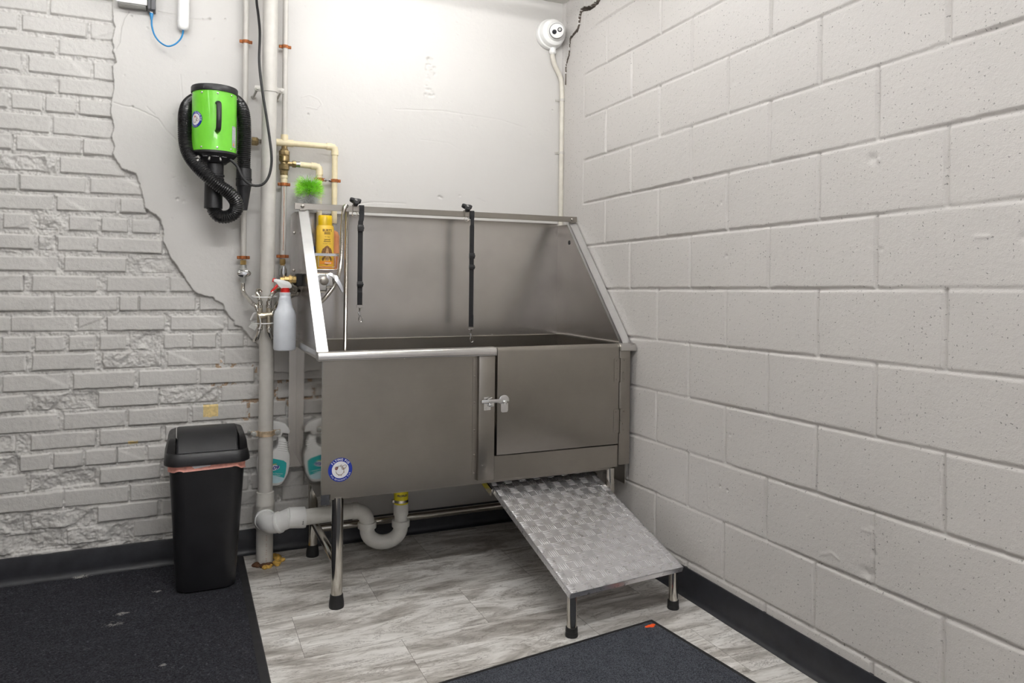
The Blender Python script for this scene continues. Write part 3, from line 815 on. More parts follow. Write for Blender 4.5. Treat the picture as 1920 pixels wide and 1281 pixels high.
for u in (-.010, RW+.004):
    MB().loft([[R_(u, v, -.002), R_(u+.006, v, -.002), R_(u+.006, v, -.030), R_(u, v, -.030)] for v in (.575, RL)]).build('slide_bracket', M['tube'], rmp)

# ------------------------------------------------------------------ tether clamps and straps on the rail
RD = .166
def rail_clamp(px, label):
    p = W(px, 400, RD); x = p.x
    o = root('rail_clamp', label, 'clamp', (x, -RD, 1.4615), 'star knob clamps on the tether rail')
    b = MB().box(x-.010, x+.010, -.180, -.169, 1.450, 1.4795, .001, 1)
    b.box(x-.010, x+.010, -.180, -.155, 1.4755, 1.4795, .001, 1)
    b.build('clamp_body', M['steel'], o)
    ax = V((.10, -.62, .78)).normalized()
    c = V((x, -.166, 1.4795))
    k = MB().lathe([(.006, -.004), (.006, .012), (.013, .013), (.013, .020)], c, ax, 16)
    u = ax.cross(V((0, 1, 0))).normalized(); w = ax.cross(u).normalized()
    ring = []
    for i in range(36):
        a = 2*PI*i/36
        r = .0205+.0065*math.cos(3*(a-PI/2))
        ring.append((r*math.cos(a), r*math.sin(a)))
    k.prism(ring, c+ax*.008, u, w, ax, .015, .002)
    kn = k.build('star_knob', M['blackpl'], o)
    MB().lathe([(.006, 0), (.006, .001), (.004, .0016), (0, .0018)], c+ax*.023, ax, 14).build('knob_screw', M['chrome'], kn)
    rc = V((x+(-.002), -.176, 1.4395))
    MB().tube(arc(rc, .0105, 0, 2*PI, 24, (1, 0, 0), (0, 0, 1))[:-1], .0016, 8, close=True).build('ring', M['tube'], o)
rail_clamp(665, 'black star knob clamp on the rail near the metal spray hose')
rail_clamp(874, 'black star knob clamp on the rail beside the longer strap')

def strap(px, zend, label, sliders, loopw, hookpx):
    x = W(px, 500, RD+.012).x; y = -RD-.012
    o = root('tether_strap', label, 'strap', (x, y, 1.4615), 'black tether straps hanging from the rail')
    hw = .0105
    mb = MB()
    # loop round the rail
    lp = [(-.169, 1.440), (-.1715, 1.452), (-.1718, 1.470), (-.169, 1.4775), (-.163, 1.4775), (-.1602, 1.470), (-.1605, 1.452), (-.166, 1.440)]
    path = spline([V((0, a, b)) for a, b in lp], 5)
    lx = x+loopw
    mb.loft([[V((lx-hw, p.y, p.z)), V((lx+hw, p.y, p.z)), V((lx+hw, p.y-.0016, p.z+.0004)), V((lx-hw, p.y-.0016, p.z+.0004))] for p in path])
    pts = [(lx, -.171, 1.455), (lx, -.173, 1.440), (x+loopw*.5, y, 1.415), (x, y, 1.390), (x, y, (1.39+zend)/2), (x, y, zend)]
    P = spline([V(p) for p in pts], 5)
    rings = []
    for i, p in enumerate(P):
        s_ = 1 if p.z < 1.41 else .78 if loopw < .004 else 1
        rings.append([V((p.x-hw*s_, p.y, p.z)), V((p.x+hw*s_, p.y, p.z)), V((p.x+hw*s_, p.y-.002, p.z)), V((p.x-hw*s_, p.y-.002, p.z))])
    mb.loft(rings)
    mb.box(x-hw, x+hw, y-.006, y-.002, zend, zend+.055, .0015, 1)
    mb.build('webbing', M['web'], o)
    for z, h in sliders:
        MB().box(x-.0125, x+.0125, y-.010, y+.003, z-h, z+h, .002, 2).box(x-.014, x+.014, y-.012, y-.006, z-h*.35, z+h*.35, .0015, 1).build('slider', M['blackpl'], o)
    zb = zend-.004
    hk = MB()
    hk.tube([V((x-.0125, y-.002, zb+.006)), V((x+.0125, y-.002, zb+.006)), V((x+.0125, y-.002, zb-.006)), V((x-.0125, y-.002, zb-.006))], .0018, 8, close=True)
    hk.lathe([(.004, 0), (.004, .006), (.003, .008), (.003, .026), (.0045, .030), (.004, .034)], (x, y-.002, zb-.006), (0, 0, -1), 12)
    hk.tube(spline([V((x+.001, y-.002, zb-.038)), V((x-.003, y-.002, zb-.050)), V((x-.001, y-.002, zb-.062)), V((x+.006, y-.002, zb-.066)), V((x+.011, y-.002, zb-.060)), V((x+.010, y-.002, zb-.050)), V((x+.004, y-.002, zb-.040))], 6), .0022, 8)
    hk.box(x-.008, x-.003, y-.005, y+.001, zb-.032, zb-.026, .001, 1)
    hk.build('snap_hook', M['chrome'], o)
strap(675, W(675, 572, .178).z, 'shorter black tether strap hanging nearest the metal spray hose', [(W(675, 428, .178).z, .014), (W(675, 533, .178).z, .011)], .006, 0)
strap(884, W(884, 613, .178).z, 'longer black tether strap hanging near the middle of the splash back', [(W(884, 480, .178).z, .013), (W(884, 501, .178).z, .010)], .003, 0)

# ------------------------------------------------------------------ stainless spray hose, mixer, caddy
hp = [W(602, 566, .16), W(612, 556, .17), W(626, 537, .19), W(634, 520, .20), W(638, 500, .205), W(640.5, 470, .207), W(642, 430, .207), W(644, 400, .200), W(646.5, 389, .186), W(649, 386.5, .168), W(651, 391, .150), W(651, 405, .140), W(650, 450, .137), W(649, 520, .135), W(648, 580, .135), W(647, 640, .135), W(646, 668, .14), W(645, 690, .16)]
o = tag(corrugated(hp, .0092, .0048, .0016, 12, 12).build('spray_hose', M['tube'], base=hp[-1]), 'flexible stainless spray hose looped over the rail and dropping into the tub', 'hose')
# chrome mixer on the inside of the left end panel
mx = root('tub_mixer', 'chrome lever mixer under the wire caddy, its brass inlet outside the end panel', 'faucet', tuple(W(600, 530, .17)))
pt = W(600, 530, .16)
mb = MB()
x0 = XL+.003; zc = pt.z
mb.box(x0, x0+.090, -.205, -.120, zc-.042, zc+.040, .012, 3)
mb.box(x0+.070, x0+.118, -.200, -.140, zc-.022, zc+.040, .010, 3)
mb.build('mixer_body', M['chrome'], mx)
kc = W(608, 527, .206)
MB().lathe([(.018, 0), (.018, .004), (.014, .006), (0, .0065)], (kc.x, -.204, kc.z), (0, -1, 0), 24).build('knob', M['steel'], mx)
a, b, c, d = W(617, 515, .205), W(630, 522, .212), W(640, 540, .214), W(643, 549, .214)
MB().loft([[V((p.x-w, p.y, p.z+w*.4)), V((p.x+w*.6, p.y, p.z+w*.9)), V((p.x+w*.6, p.y+.010, p.z+w*.6)), V((p.x-w, p.y+.010, p.z))] for p, w in ((a, .008), (b, .010), (c, .008), (d, .0035))]).build('lever', M['chrome'], mx)
q = W(592, 515, .16)
MB().cyl((q.x-.012, -.16, q.z), (q.x+.012, -.16, q.z), .008, seg=14).build('brass_stub', M['brassnew'], mx)
# outside: black gasket and brass inlet
g = W(570, 525, .15)
MB().box(XL-.026, XL-.002, -.176, -.124, g.z-.026, g.z+.026, .003, 1).build('gasket', M['black'], mx)
mb = MB().lathe([(.016, .0), (.016, .016), (.020, .017), (.020, .027), (.015, .028), (.015, .045), (.011, .046), (.011, .062)], (XL-.026, -.15, g.z), (-1, 0, 0), 8)
mb.build('brass_inlet', M['brassnew'], mx)

cz0, cz1 = W(610, 506, .14).z, W(610, 478, .14).z
cx0, cx1 = XL+.006, W(641, 490, .165).x
cd = root('wire_caddy', 'small chrome wire caddy holding shampoo against the left end panel', 'caddy', ((cx0+cx1)/2, -.10, cz0))
y0, y1 = -.165, -.045
MB().box(cx0, cx1, y0, y0+.003, cz1-.006, cz1+.006, .001, 1).box(cx1-.003, cx1, y0, y1, cz1-.006, cz1+.006, .001, 1).box(cx0, cx1, y1-.003, y1, cz1-.006, cz1+.006, .001, 1).box(cx0, cx0+.003, y0, y1, cz1-.006, cz1+.006, .001, 1).build('top_band', M['chrome'], cd)
mb = MB()
mb.tube([V((cx0, y0, cz0)), V((cx1-.006, y0, cz0)), V((cx1-.006, y1, cz0)), V((cx0, y1, cz0))], .003, 8, close=True)
for i in range(7):
    y = y0+(y1-y0)*(i+.5)/7; mb.cyl((cx0, y, cz0+.001), (cx1-.006, y, cz0+.001), .0015, seg=6)
for i in range(4):
    y = y0+(y1-y0)*(i+.3)/4; mb.cyl((cx1-.006, y, cz0), (cx1-.0015, y, cz1), .0012, seg=6)
mb.build('wire_basket', M['chrome'], cd)
zm = (cz0+cz1)/2-.008
xa = W(597, 490, .165).x; xb = W(628, 490, .165).x
MB().tube(spline([V((xa, y0-.001, cz1-.004)), V((xa, y0-.001, zm-.004)), V((xa+.008, y0-.001, zm-.012)), V((xb-.008, y0-.001, zm-.012)), V((xb, y0-.001, zm-.004)), V((xb, y0-.001, cz1-.004))], 5), .0012, 6).build('front_wire', M['chrome'], cd)

# shampoo bottle
bx = W(609, 480, .112); zb = cz0+.0035
sh = root('shampoo_bottle', 'yellow oatmeal dog shampoo bottle with spaniel picture standing in the wire caddy', 'bottle', (bx.x, -.112, zb))
RX, RY = .0375, .024
ztop = W(609, 423, .112).z
hh = ztop-zb
def ov(t): return t
prof = [(.93, 0), (1, .006), (1, hh*.85), (.985, hh*.95), (.90, hh), (.55, hh+.002), (.1, hh+.002)]
def oval(pr, rx, ry, c, seg=36): return [[V((c[0]+rx*r*math.cos(2*PI*j/seg), c[1]+ry*r*math.sin(2*PI*j/seg), c[2]+h)) for j in range(seg)] for r, h in pr]
c0 = (bx.x, -.112, zb)
MB().loft(oval(prof, RX, RY, c0)).build('bottle_body', M['yellow'], sh)
ch = W(609, 404, .112).z-ztop
MB().loft(oval([(1, .0005), (1, ch*.9), (.9, ch), (.1, ch)], .0292, .021, (bx.x, -.112, ztop))).build('cap', M['ycap'], sh)
def onoval(u, z, lift=.0006):
    a = u/RX*.95; return V((bx.x+(RX+lift)*math.sin(a), -.112-(RY+lift)*math.cos(a), z))
def ovpatch(mb, u0, u1, z0, z1, lift=.0005, n=10):
    for i in range(n):
        a, b = u0+(u1-u0)*i/n, u0+(u1-u0)*(i+1)/n
        mb.face([onoval(a, z0, lift), onoval(b, z0, lift), onoval(b, z1, lift), onoval(a, z1, lift)])
zp = lambda py: W(609, py, .136).z
uc = .006
t = MB()
t.text("BURT'S", .0135, lambda u, v: onoval(u+uc, zp(432)+v), .0003); t.text("BEES", .0135, lambda u, v: onoval(u+uc, zp(437.5)+v), .0003)
t.text("for dogs", .0065, lambda u, v: onoval(u+uc, zp(444)+v))
t.text("oatmeal", .0085, lambda u, v: onoval(u+uc, zp(449)+v), .0002); t.text("shampoo", .0085, lambda u, v: onoval(u+uc, zp(452.5)+v), .0002)
t.text("with colloidal oat flour", .0042, lambda u, v: onoval(u+uc, zp(457)+v))
t.build('label_lettering', M['darkbrown'], sh, recalc=False)
# spaniel: head with drooping ears over a shaggy chest
dg_ = MB()
def blob(cx, cz, rx, rz, rot=0, lift=.0006, n=20, rag=.10):
    pts = []
    for i in range(n):
        a = 2*PI*i/n; k = 1+random.uniform(-rag, rag)
        x, z = rx*k*math.cos(a), rz*k*math.sin(a)
        pts.append(onoval(cx+x*math.cos(rot)-z*math.sin(rot), cz+x*math.sin(rot)+z*math.cos(rot), lift))
    dg_.face(pts)
hz = zp(470)
blob(uc, zp(487), .022, .022, 0, .0006); blob(uc, hz, .015, .020, 0, .0009)
blob(uc-.017, hz-.006, .007, .019, -.25, .0012); blob(uc+.017, hz-.006, .007, .019, .25, .0012)
dg_.mi = 1
blob(uc, hz-.003, .006, .014, 0, .0016, rag=.05); blob(uc, hz-.012, .008, .007, 0, .0017, rag=.05); blob(uc, zp(485), .008, .013, 0, .0015)
dg_.mi = 2
blob(uc-.0065, hz+.001, .0016, .0016, 0, .0022, 10, 0); blob(uc+.0065, hz+.001, .0016, .0016, 0, .0022, 10, 0); blob(uc, hz-.011, .003, .0022, 0, .0022, 10, 0)
M['tandog'] = mat('label_tan', (.55, .32, .14), .6, var=.4, vscale=300)
dg_.build('dog_picture', [M['brown'], M['tandog'], M['darkbrown']], sh, recalc=False)
ob_ = MB(); ovpatch(ob_, -.033, .034, zp(503.5), zp(498.5)); ovpatch(ob_, -.026, .034, zp(495.5), zp(489.5), .0022)
ob_.build('label_band', M['orange'], sh, recalc=False)
t = MB().text("Natural", .009, lambda u, v: onoval(u+.010, zp(493)+v, .0028), .0002); t.build('band_lettering', M['paper'], sh, recalc=False)

bl = root('blue_bottle', 'small bottle with bright blue base beside the yellow shampoo', 'bottle', (XL+.034, -.076, zb))
MB().loft(oval([(.95, 0), (1, .004), (1, .092), (.96, .096)], .027, .022, (XL+.034, -.076, zb))).build('bottle_base', M['bluecap'], bl)
MB().loft(oval([(.96, .0965), (.96, .125), (.7, .150), (.4, .155), (.4, .172), (.05, .172)], .027, .022, (XL+.034, -.076, zb))).build('bottle_top', M['clear'], bl)
o2 = W(622, 460, .075)
ob2 = root('orange_bottle', 'orange bottle mostly hidden behind the yellow shampoo', 'bottle', (o2.x, -.068, zb))
oh = W(622, 432, .068).z-zb
MB().loft(oval([(.95, 0), (1, .004), (1, oh*.86), (.8, oh*.96), (.4, oh), (.05, oh)], .033, .017, (o2.x, -.068, zb))).build('bottle_body', mat('peach_bottle', (.86, .36, .16), .4), ob2)

# fluffy bottle duster standing in the caddy
dc = W(580, 352, .085)
du = root('fluffy_duster', 'fluffy bright green topped brush sticking up behind the left end of the rail', 'brush', (XL+.022, -.085, zb))
MB().cyl((XL+.022, -.085, zb), (dc.x, -.085, dc.z-.03), .005, seg=10).build('handle', M['white'], du)
def fluff(name, m, n, cz, h0, h1, L0, L1, tilt0, tilt1, w, rx=.020, a0=0, a1=2*PI):
    mb = MB(); r = random.Random(name)
    for i in range(n):
        a = r.uniform(a0, a1); z = r.uniform(h0, h1); L = r.uniform(L0, L1)
        el = r.uniform(tilt0, tilt1)
        base = V((dc.x+math.cos(a)*.012*r.random(), -.085+math.sin(a)*.012*r.random(), cz+z))
        d = V((math.cos(a)*math.cos(el), math.sin(a)*math.cos(el), math.sin(el)))
        k = V((r.uniform(-.3, .3), r.uniform(-.3, .3), r.uniform(-.35, .25)))
        p1 = base+d*L*.5; p2 = base+(d+k*.7).normalized()*L
        mb.tube([base, p1, p2], [w, w*.8, w*.3], 3, cap=False)
    mb.build(name, m, du, recalc=False)
fluff('green_tuft', M['fluff'], 1700, dc.z-.006, -.022, .014, .030, .062, -.35, .95, .0011)
fluff('grey_bristles', M['bristle'], 900, dc.z-.055, -.045, .028, .030, .062, -.2, .45, .0006)
fluff('pale_wisps', M['paper'], 160, dc.z+.012, -.01, .012, .035, .055, .2, 1.3, .0005)

# ------------------------------------------------------------------ waste stack
SD = .110
sx = W(497, 930, SD).x; stx = W(507, 0, SD).x
zc0 = W(500, 812, SD).z; zc1 = W(503, 168, SD).z
ztee = W(498, 968, SD).z
st = root('waste_pipe', 'thick grey painted vertical waste pipe running from floor to ceiling beside the tub', 'pipe', (sx, -SD, 0))
mb = MB().cyl((sx, -SD, ztee+.07), (sx, -SD, CEIL), .0292, seg=32)
mb.build('pipe', M['pipe'], st, base=(sx, -SD, 0))
tz = lambda py: W(498, py, SD).z
mb = MB()
mb.lathe([(.0385, tz(948)), (.0385, tz(940)), (.036, tz(938)), (.036, tz(928)), (.0345, tz(926)), (.0345, tz(922)), (.0300, tz(921))], (sx, -SD, 0))
mb.lathe([(.0355, tz(990)), (.0375, tz(985)), (.0375, tz(950)), (.0385, tz(948)), (.0385, tz(946)), (.03, tz(946))], (sx, -SD, 0))
mb.build('tee_fitting', M['pipeold'], st)
mb = MB().cyl((sx, -SD, 0), (sx, -SD, tz(985)), .0335, seg=32)
mb.build('pipe_foot', M['pipeold'], st)
t = MB()
for i, chs in enumerate("SCH 40 PVC-DWV"):
    z = tz(1000)-i*.0085
    if chs != ' ': t.text(chs, .007, lambda u, v: V((sx+(.0338)*math.sin(.1+v/.0335), -SD-.0338*math.cos(.1+v/.0335), z-u)))
t.build('pipe_lettering', M['rust'], st, recalc=False)
def big_clamp(z, m, lab=None):
    c = MB().lathe([(.0296, -.011), (.0325, -.011), (.0325, .011), (.0296, .011)], (sx, -SD, z), seg=32)
    for s in (-1, 1): c.box(sx+s*.030, sx+s*.058, -SD-.004, -SD+.004, z-.011, z+.011, .003, 2)
    c = c.build('pipe_clamp', m, st)
    if lab: c['label'] = lab
    for s in (-1, 1):
        b = MB().lathe([(.0115, 0), (.0115, .002), (.0105, .0025)], (sx+s*.047, -SD-.004, z), (0, -1, 0), 20)
        b.prism([(sx+s*.047+.0078*math.cos(PI/3*i), z+.0078*math.sin(PI/3*i)) for i in range(6)], (0, -SD-.0125, 0), (1, 0, 0), (0, 0, 1), (0, 1, 0), .007, .001)
        b.cyl((sx+s*.047, -SD+.004, z), (sx+s*.047-.006, -.001, z-.012), .0048, seg=10)
        b.lathe([(.010, 0), (.009, .005), (.005, .008)], (sx+s*.047-.006, -.0005, z-.012), (0, -1, 0), 12)
        b.build('clamp_bolt', M['pipe'] if not lab else M['greybox'], c)
big_clamp(zc1, M['pipe'])
M['clamprust'] = mat('rust_spotted_clamp', (.52, .40, .27), .6, .2, .45, 70, .3, 200)
big_clamp(zc0, M['clamprust'], 'rust spotted lower clamp')
# old expanding foam round the pipe foot
fm = root('foam_collar', 'crumbly brown and ochre foam around the waste pipe where it enters the floor', 'foam', (sx, -SD, 0))
r = random.Random(8)
for name, m, n in (('dark_foam', M['foamdark'], 26), ('ochre_foam', M['foam'], 34)):
    mb = MB()
    for i in range(n):
        a = r.uniform(-2.7, -.2) if name == 'dark_foam' else r.uniform(-1.9, .9)
        rr = r.uniform(.038, .052) if name == 'dark_foam' else r.uniform(.046, .068)
        s = r.uniform(.006, .013)
        mb.ball((sx+rr*1.05*math.cos(a), -SD+rr*math.sin(a), s*.45), s, (1.3, 1, .75), 8, Matrix.Rotation(r.uniform(0, 3), 4, 'Z'))
    mb.build(name, m, fm)

# ------------------------------------------------------------------ white drain with trap
DW = .033
dp = root('drain_pipe', 'white plastic drain elbow and trap joining the tub outlet to the waste pipe', 'pipe', (-1.1, -.24, 0))
p_t = V((sx, -SD-.010, ztee-.004))
el = [p_t+V((.004, -.02, 0)), p_t+V((.012, -.06, 0)), p_t+V((.040, -.105, .002)), p_t+V((.080, -.128, .004))]
pe = W(545, 971, .235)
el = spline([p_t, p_t+V((.002, -.045, 0)), V((p_t.x+.030, -.205, p_t.z)), V((p_t.x+.085, -.232, pe.z)), V((pe.x, -.232, pe.z))], 8)
mb = MB().tube(el, .0385, 28)
def collar(mb, c, d, r, w): mb.tube([V(c)-V(d)*w/2, V(c)-V(d)*w/2*.8, V(c)+V(d)*w/2*.8, V(c)+V(d)*w/2], [r*.985, r, r, r*.985], 30)
collar(mb, el[4], (el[5]-el[3]).normalized(), .0425, .018); collar(mb, el[18], (el[19]-el[17]).normalized(), .0425, .014)
q1 = W(572, 970, .228)
mb.tube([el[-1]-V((.01, 0, 0)), V(q1)-V((.006, 0, 0)), V(q1)], [.0405, .0415, .0405], 28)
mb.build('elbow', M['white'], dp)
MB().text('DWV', .012, lambda u, v: V((q1.x-.014, -.2285-.0418*math.cos(v*0+u/.0418), q1.z+.0418*math.sin(u/.0418))) if False else V((q1.x-.014+v*.6, -.2285-.0412*math.cos((u-.004)/.0412), q1.z+.0412*math.sin((u-.004)/.0412))), .0006).build('fitting_print', M['darkbox'], dp, recalc=False)
q2 = W(664, 957, .195)
q2 = V((q2.x, -.205, q2.z))
MB().tube([q1-V((.01, 0, 0)), q2], .0318, 26).build('horizontal_pipe', M['pvc'], dp)
tr = W(688, 982, .205); ot = W(751, 985, .225)
c1 = V((tr.x, -.210, q2.z))
mb = MB()
collar(mb, q2+V((.002, 0, 0)), (1, 0, 0), .0345, .024)
bend = [q2]+[V((q2.x+(tr.x-q2.x)*math.sin(t), -.208, (tr.z+.006)+(q2.z-tr.z-.006)*math.cos(t))) for t in [PI/2*i/8 for i in range(1, 9)]]
mb.tube(bend, .0305, 24)
mb.build('trap_elbow', M['pvc'], dp)
mb = MB()
collar(mb, V((tr.x, -.208, tr.z-.004)), (0, 0, 1), .0385, .024)
cx = (tr.x+ot.x)/2; rr = (ot.x-tr.x)/2
ub = [V((tr.x, -.208, tr.z))]+[V((cx-rr*math.cos(t), -.208-.02*(1-math.cos(t))/2, tr.z-.025-rr*.82*math.sin(t))) for t in [PI*i/18 for i in range(19)]]+[V((ot.x, -.228, ot.z+.012))]
mb.tube(ub, .0305, 24)
collar(mb, V((ot.x, -.228, ot.z+.010)), (0, 0, 1), .0375, .026)
mb.build('trap_bend', M['pvc'], dp)
za = lambda py: W(751, py, .235).z
mb = MB().cyl((ot.x, -.228, ot.z), (ot.x, -.228, za(958)), .0265, seg=24)
mb.lathe([(.0305, za(966)), (.031, za(965)), (.031, za(948)), (.029, za(946)), (.029, za(944)), (.02, za(944))], (ot.x, -.228, 0), seg=26)
mb.build('tail_pipe', M['pvc'], dp)
cpl = MB().cyl((ot.x, -.228, za(945)), (ot.x, -.228, za(920)), .0300, seg=26).build('rubber_coupling', M['coupl'], dp); cpl['label'] = 'yellow wrapped coupling'
MB().text('PROFLEX', .0115, lambda u, v: V((ot.x+.0304*math.sin(u/.0304-.05), -.228-.0304*math.cos(u/.0304-.05), za(928)+v)), .0005).build('coupling_lettering', M['darkbox'], cpl, recalc=False)
mb = MB().lathe([(.0303, za(942)), (.0313, za(942)), (.0313, za(937)), (.0303, za(937))], (ot.x, -.228, 0), seg=26)
mb.box(ot.x-.040, ot.x-.029, -.236, -.222, za(942), za(936), .002, 1)
mb.build('band_clamp', M['tube'], cpl)

# ------------------------------------------------------------------ supply pipes, valves, flexible hoses
def clip(parent, c, r, mtl=None, ears=True, name='pipe_clip'):
    c = V(c)
    mb = MB().lathe([(r, -.0065), (r+.003, -.0065), (r+.003, .0065), (r, .0065)], c, (0, 0, 1), 20)
    for s in (-1, 1):
        mb.box(c.x+s*(r+.001), c.x+s*(r+.014), c.y-.003, c.y+.003, c.z-.0065, c.z+.0065, .0015, 1)
        mb.lathe([(.0048, 0), (.0045, .002), (0, .003)], (c.x+s*(r+.009), c.y-.003, c.z), (0, -1, 0), 10)
        mb.lathe([(.0048, 0), (.003, .003), (0, .0035)], (c.x+s*(r+.009), c.y+.003, c.z), (0, 1, 0), 10)
    mb.cyl((c.x, c.y+r, c.z), (c.x, -.0005, c.z-.002), .004, seg=8)
    return mb.build(name, mtl or M['rust'], parent)
HD = .040
hx0, hx1 = W(462, 0, HD).x, W(456.5, 470, HD).x
lz = lambda py: W(457, py, HD).z
lx = (hx0+hx1)/2
sp = root('supply_pipe', 'thin painted water pipe left of the waste pipe, passing behind the green dryer', 'pipe', (hx1, -HD, lz(530)))
MB().tube([(hx1, -HD, lz(484)), (hx0, -HD, CEIL)], .0112, 16).build('pipe', M['pipe'], sp)
clip(sp, (hx0+(hx1-hx0)*.15, -HD, lz(78)), .0112); clip(sp, (hx1, -HD, lz(483)), .0112)
mb = MB().lathe([(.0115, lz(488)), (.0118, lz(496)), (.009, lz(497)), (.009, lz(500))], (hx1, -HD, 0), seg=8)
v1 = mb.build('brass_adapter', M['brassnew'], sp)
mb = MB().lathe([(.0135, lz(497)), (.0135, lz(503)), (.0155, lz(504)), (.0155, lz(510)), (.012, lz(511)), (.012, lz(520))], (hx1, -HD, 0), seg=10)
mb.lathe([(.0125, lz(519)), (.0115, lz(526)), (.0085, lz(528)), (.0085, lz(533))], (hx1, -HD, 0), seg=8)
mb.build('valve_body', M['greybox'], sp)
hv = W(457, 513, .062)
MB().lathe([(.024, 0), (.025, .003), (.019, .006), (.010, .008), (.010, .012), (0, .0125)], (hv.x+.002, -.054, hv.z), (0, -1, 0), 20, sx=1.1, sy=.62).build('valve_handle', M['chrome'], sp)
# cross feed: brass union behind the dryer hose, passing behind the stack
cz = lambda px, py: W(px, py, .042).z
zx = W(478, 265, .042).z
fx0 = hx1+.004
mb = MB().cyl((fx0, -.042, zx), (W(470, 265, .042).x, -.042, zx), .012, seg=14)
mb.lathe([(.0175, 0), (.0175, .022), (.014, .023), (.014, .026)], (W(472, 265, .042).x, -.042, zx), (1, 0, 0), 8)
mb.build('brass_union', M['brass'], sp)
MB().lathe([(.0125, 0), (.0125, .020), (.015, .021), (.015, .030)], (W(482, 265, .042).x, -.042, zx), (1, 0, 0), 10).build('steel_nipple', M['tube'], sp)

TD = .048
tx = W(533, 300, TD).x
tz2 = lambda py: W(533, py, TD).z
t2 = root('supply_pipe', 'thin painted water pipe right of the waste pipe, rust streaked below the brass mixing valve', 'pipe', (tx, -TD, tz2(540)))
txt = W(535, 40, TD).x
MB().tube([(tx, -TD, tz2(256)), (txt, -TD, CEIL)], .0112, 16).build('pipe', M['pipe'], t2)
clip(t2, (txt, -TD, W(534, 88, TD).z), .0112)
txb = W(530, 470, TD).x
MB().tube([(tx, -TD, tz2(345)), (txb, -TD, tz2(484))], .0112, 16).build('lower_pipe', M['pipeold'], t2)
# rust run down the lower pipe
rs = MB()
pts = [(350, .1), (370, .25), (383, .15), (400, .3), (420, .2), (450, .28), (470, .2)]
L_ = [(W(531, py, TD).z, o) for py, o in pts]
def onp(z, a):
    k_ = (z-tz2(345))/(tz2(484)-tz2(345)); x_ = tx+(txb-tx)*k_
    return V((x_+.0116*math.sin(a), -TD-.0116*math.cos(a), z))
for (z0, a0), (z1, a1) in zip(L_, L_[1:]):
    rs.face([onp(z0, a0-.3), onp(z1, a1-.3), onp(z1, a1-.12), onp(z0, a0-.12)])
rs.build('rust_run', M['rust'], t2)
clip(t2, (tx, -TD, tz2(346)), .0118); clip(t2, (txb, -TD, tz2(481)), .0112)
mb = MB().lathe([(.0115, tz2(486)), (.0118, tz2(495)), (.009, tz2(496)), (.009, tz2(500))], (txb, -TD, 0), seg=8)
mb.build('brass_adapter', M['brassnew'], t2)
mb = MB().lathe([(.0135, tz2(498)), (.0135, tz2(504)), (.016, tz2(505)), (.016, tz2(516)), (.011, tz2(518)), (.011, tz2(545))], (txb, -TD, 0), seg=10)
mb.build('valve_body', M['greybox'], t2)
MB().loft([[V((txb+.004+w*math.cos(a), -TD-.020-.004*math.sin(a), z+.5*w*math.sin(a))) for a in [2*PI*i/12 for i in range(12)]] for w, z in ((.004, tz2(500)), (.012, tz2(506)), (.013, tz2(514)), (.008, tz2(521)), (.003, tz2(524)))]).build('valve_handle', M['chrome'], t2)

# brass mixing valve with its two cream outlets
mv = root('mixing_valve', 'old brass mixing valve between the two cream plastic pipes', 'valve', (tx, -TD, tz2(335)))
mb = MB()
mb.lathe([(.012, tz2(274)), (.012, tz2(279)), (.016, tz2(280)), (.016, tz2(283))], (tx, -TD, 0), seg=8)
mb.lathe([(.0205, tz2(283)), (.022, tz2(284)), (.022, tz2(291)), (.019, tz2(292))], (tx, -TD, 0), seg=8)
mb.lathe([(.018, tz2(291)), (.0215, tz2(293)), (.0205, tz2(296)), (.0215, tz2(299)), (.0205, tz2(303)), (.015, tz2(305)), (.015, tz2(309))], (tx, -TD, 0), seg=22)
mb.lathe([(.0195, tz2(308)), (.0215, tz2(309)), (.0215, tz2(318)), (.017, tz2(320)), (.016, tz2(329))], (tx, -TD, 0), seg=8)
mb.build('valve_body', M['brass'], mv)
zo = W(550, 308, TD).z
MB().lathe([(.010, 0), (.010, .020), (.0145, .021), (.0145, .035), (.012, .036)], (tx+.012, -TD, zo), (1, 0, 0), 8).build('side_union', M['brass'], mv)
MB().lathe([(.0125, 0), (.0125, .010), (.0135, .011), (.0135, .018)], (tx+.046, -TD, zo), (1, 0, 0), 12).build('steel_ring', M['tube'], mv)
MB().lathe([(.0148, tz2(329)), (.0155, tz2(330)), (.0155, tz2(334)), (.0135, tz2(335)), (.0135, tz2(343))], (tx, -TD, 0), seg=20).build('cream_adapter', M['cpvc'], mv)

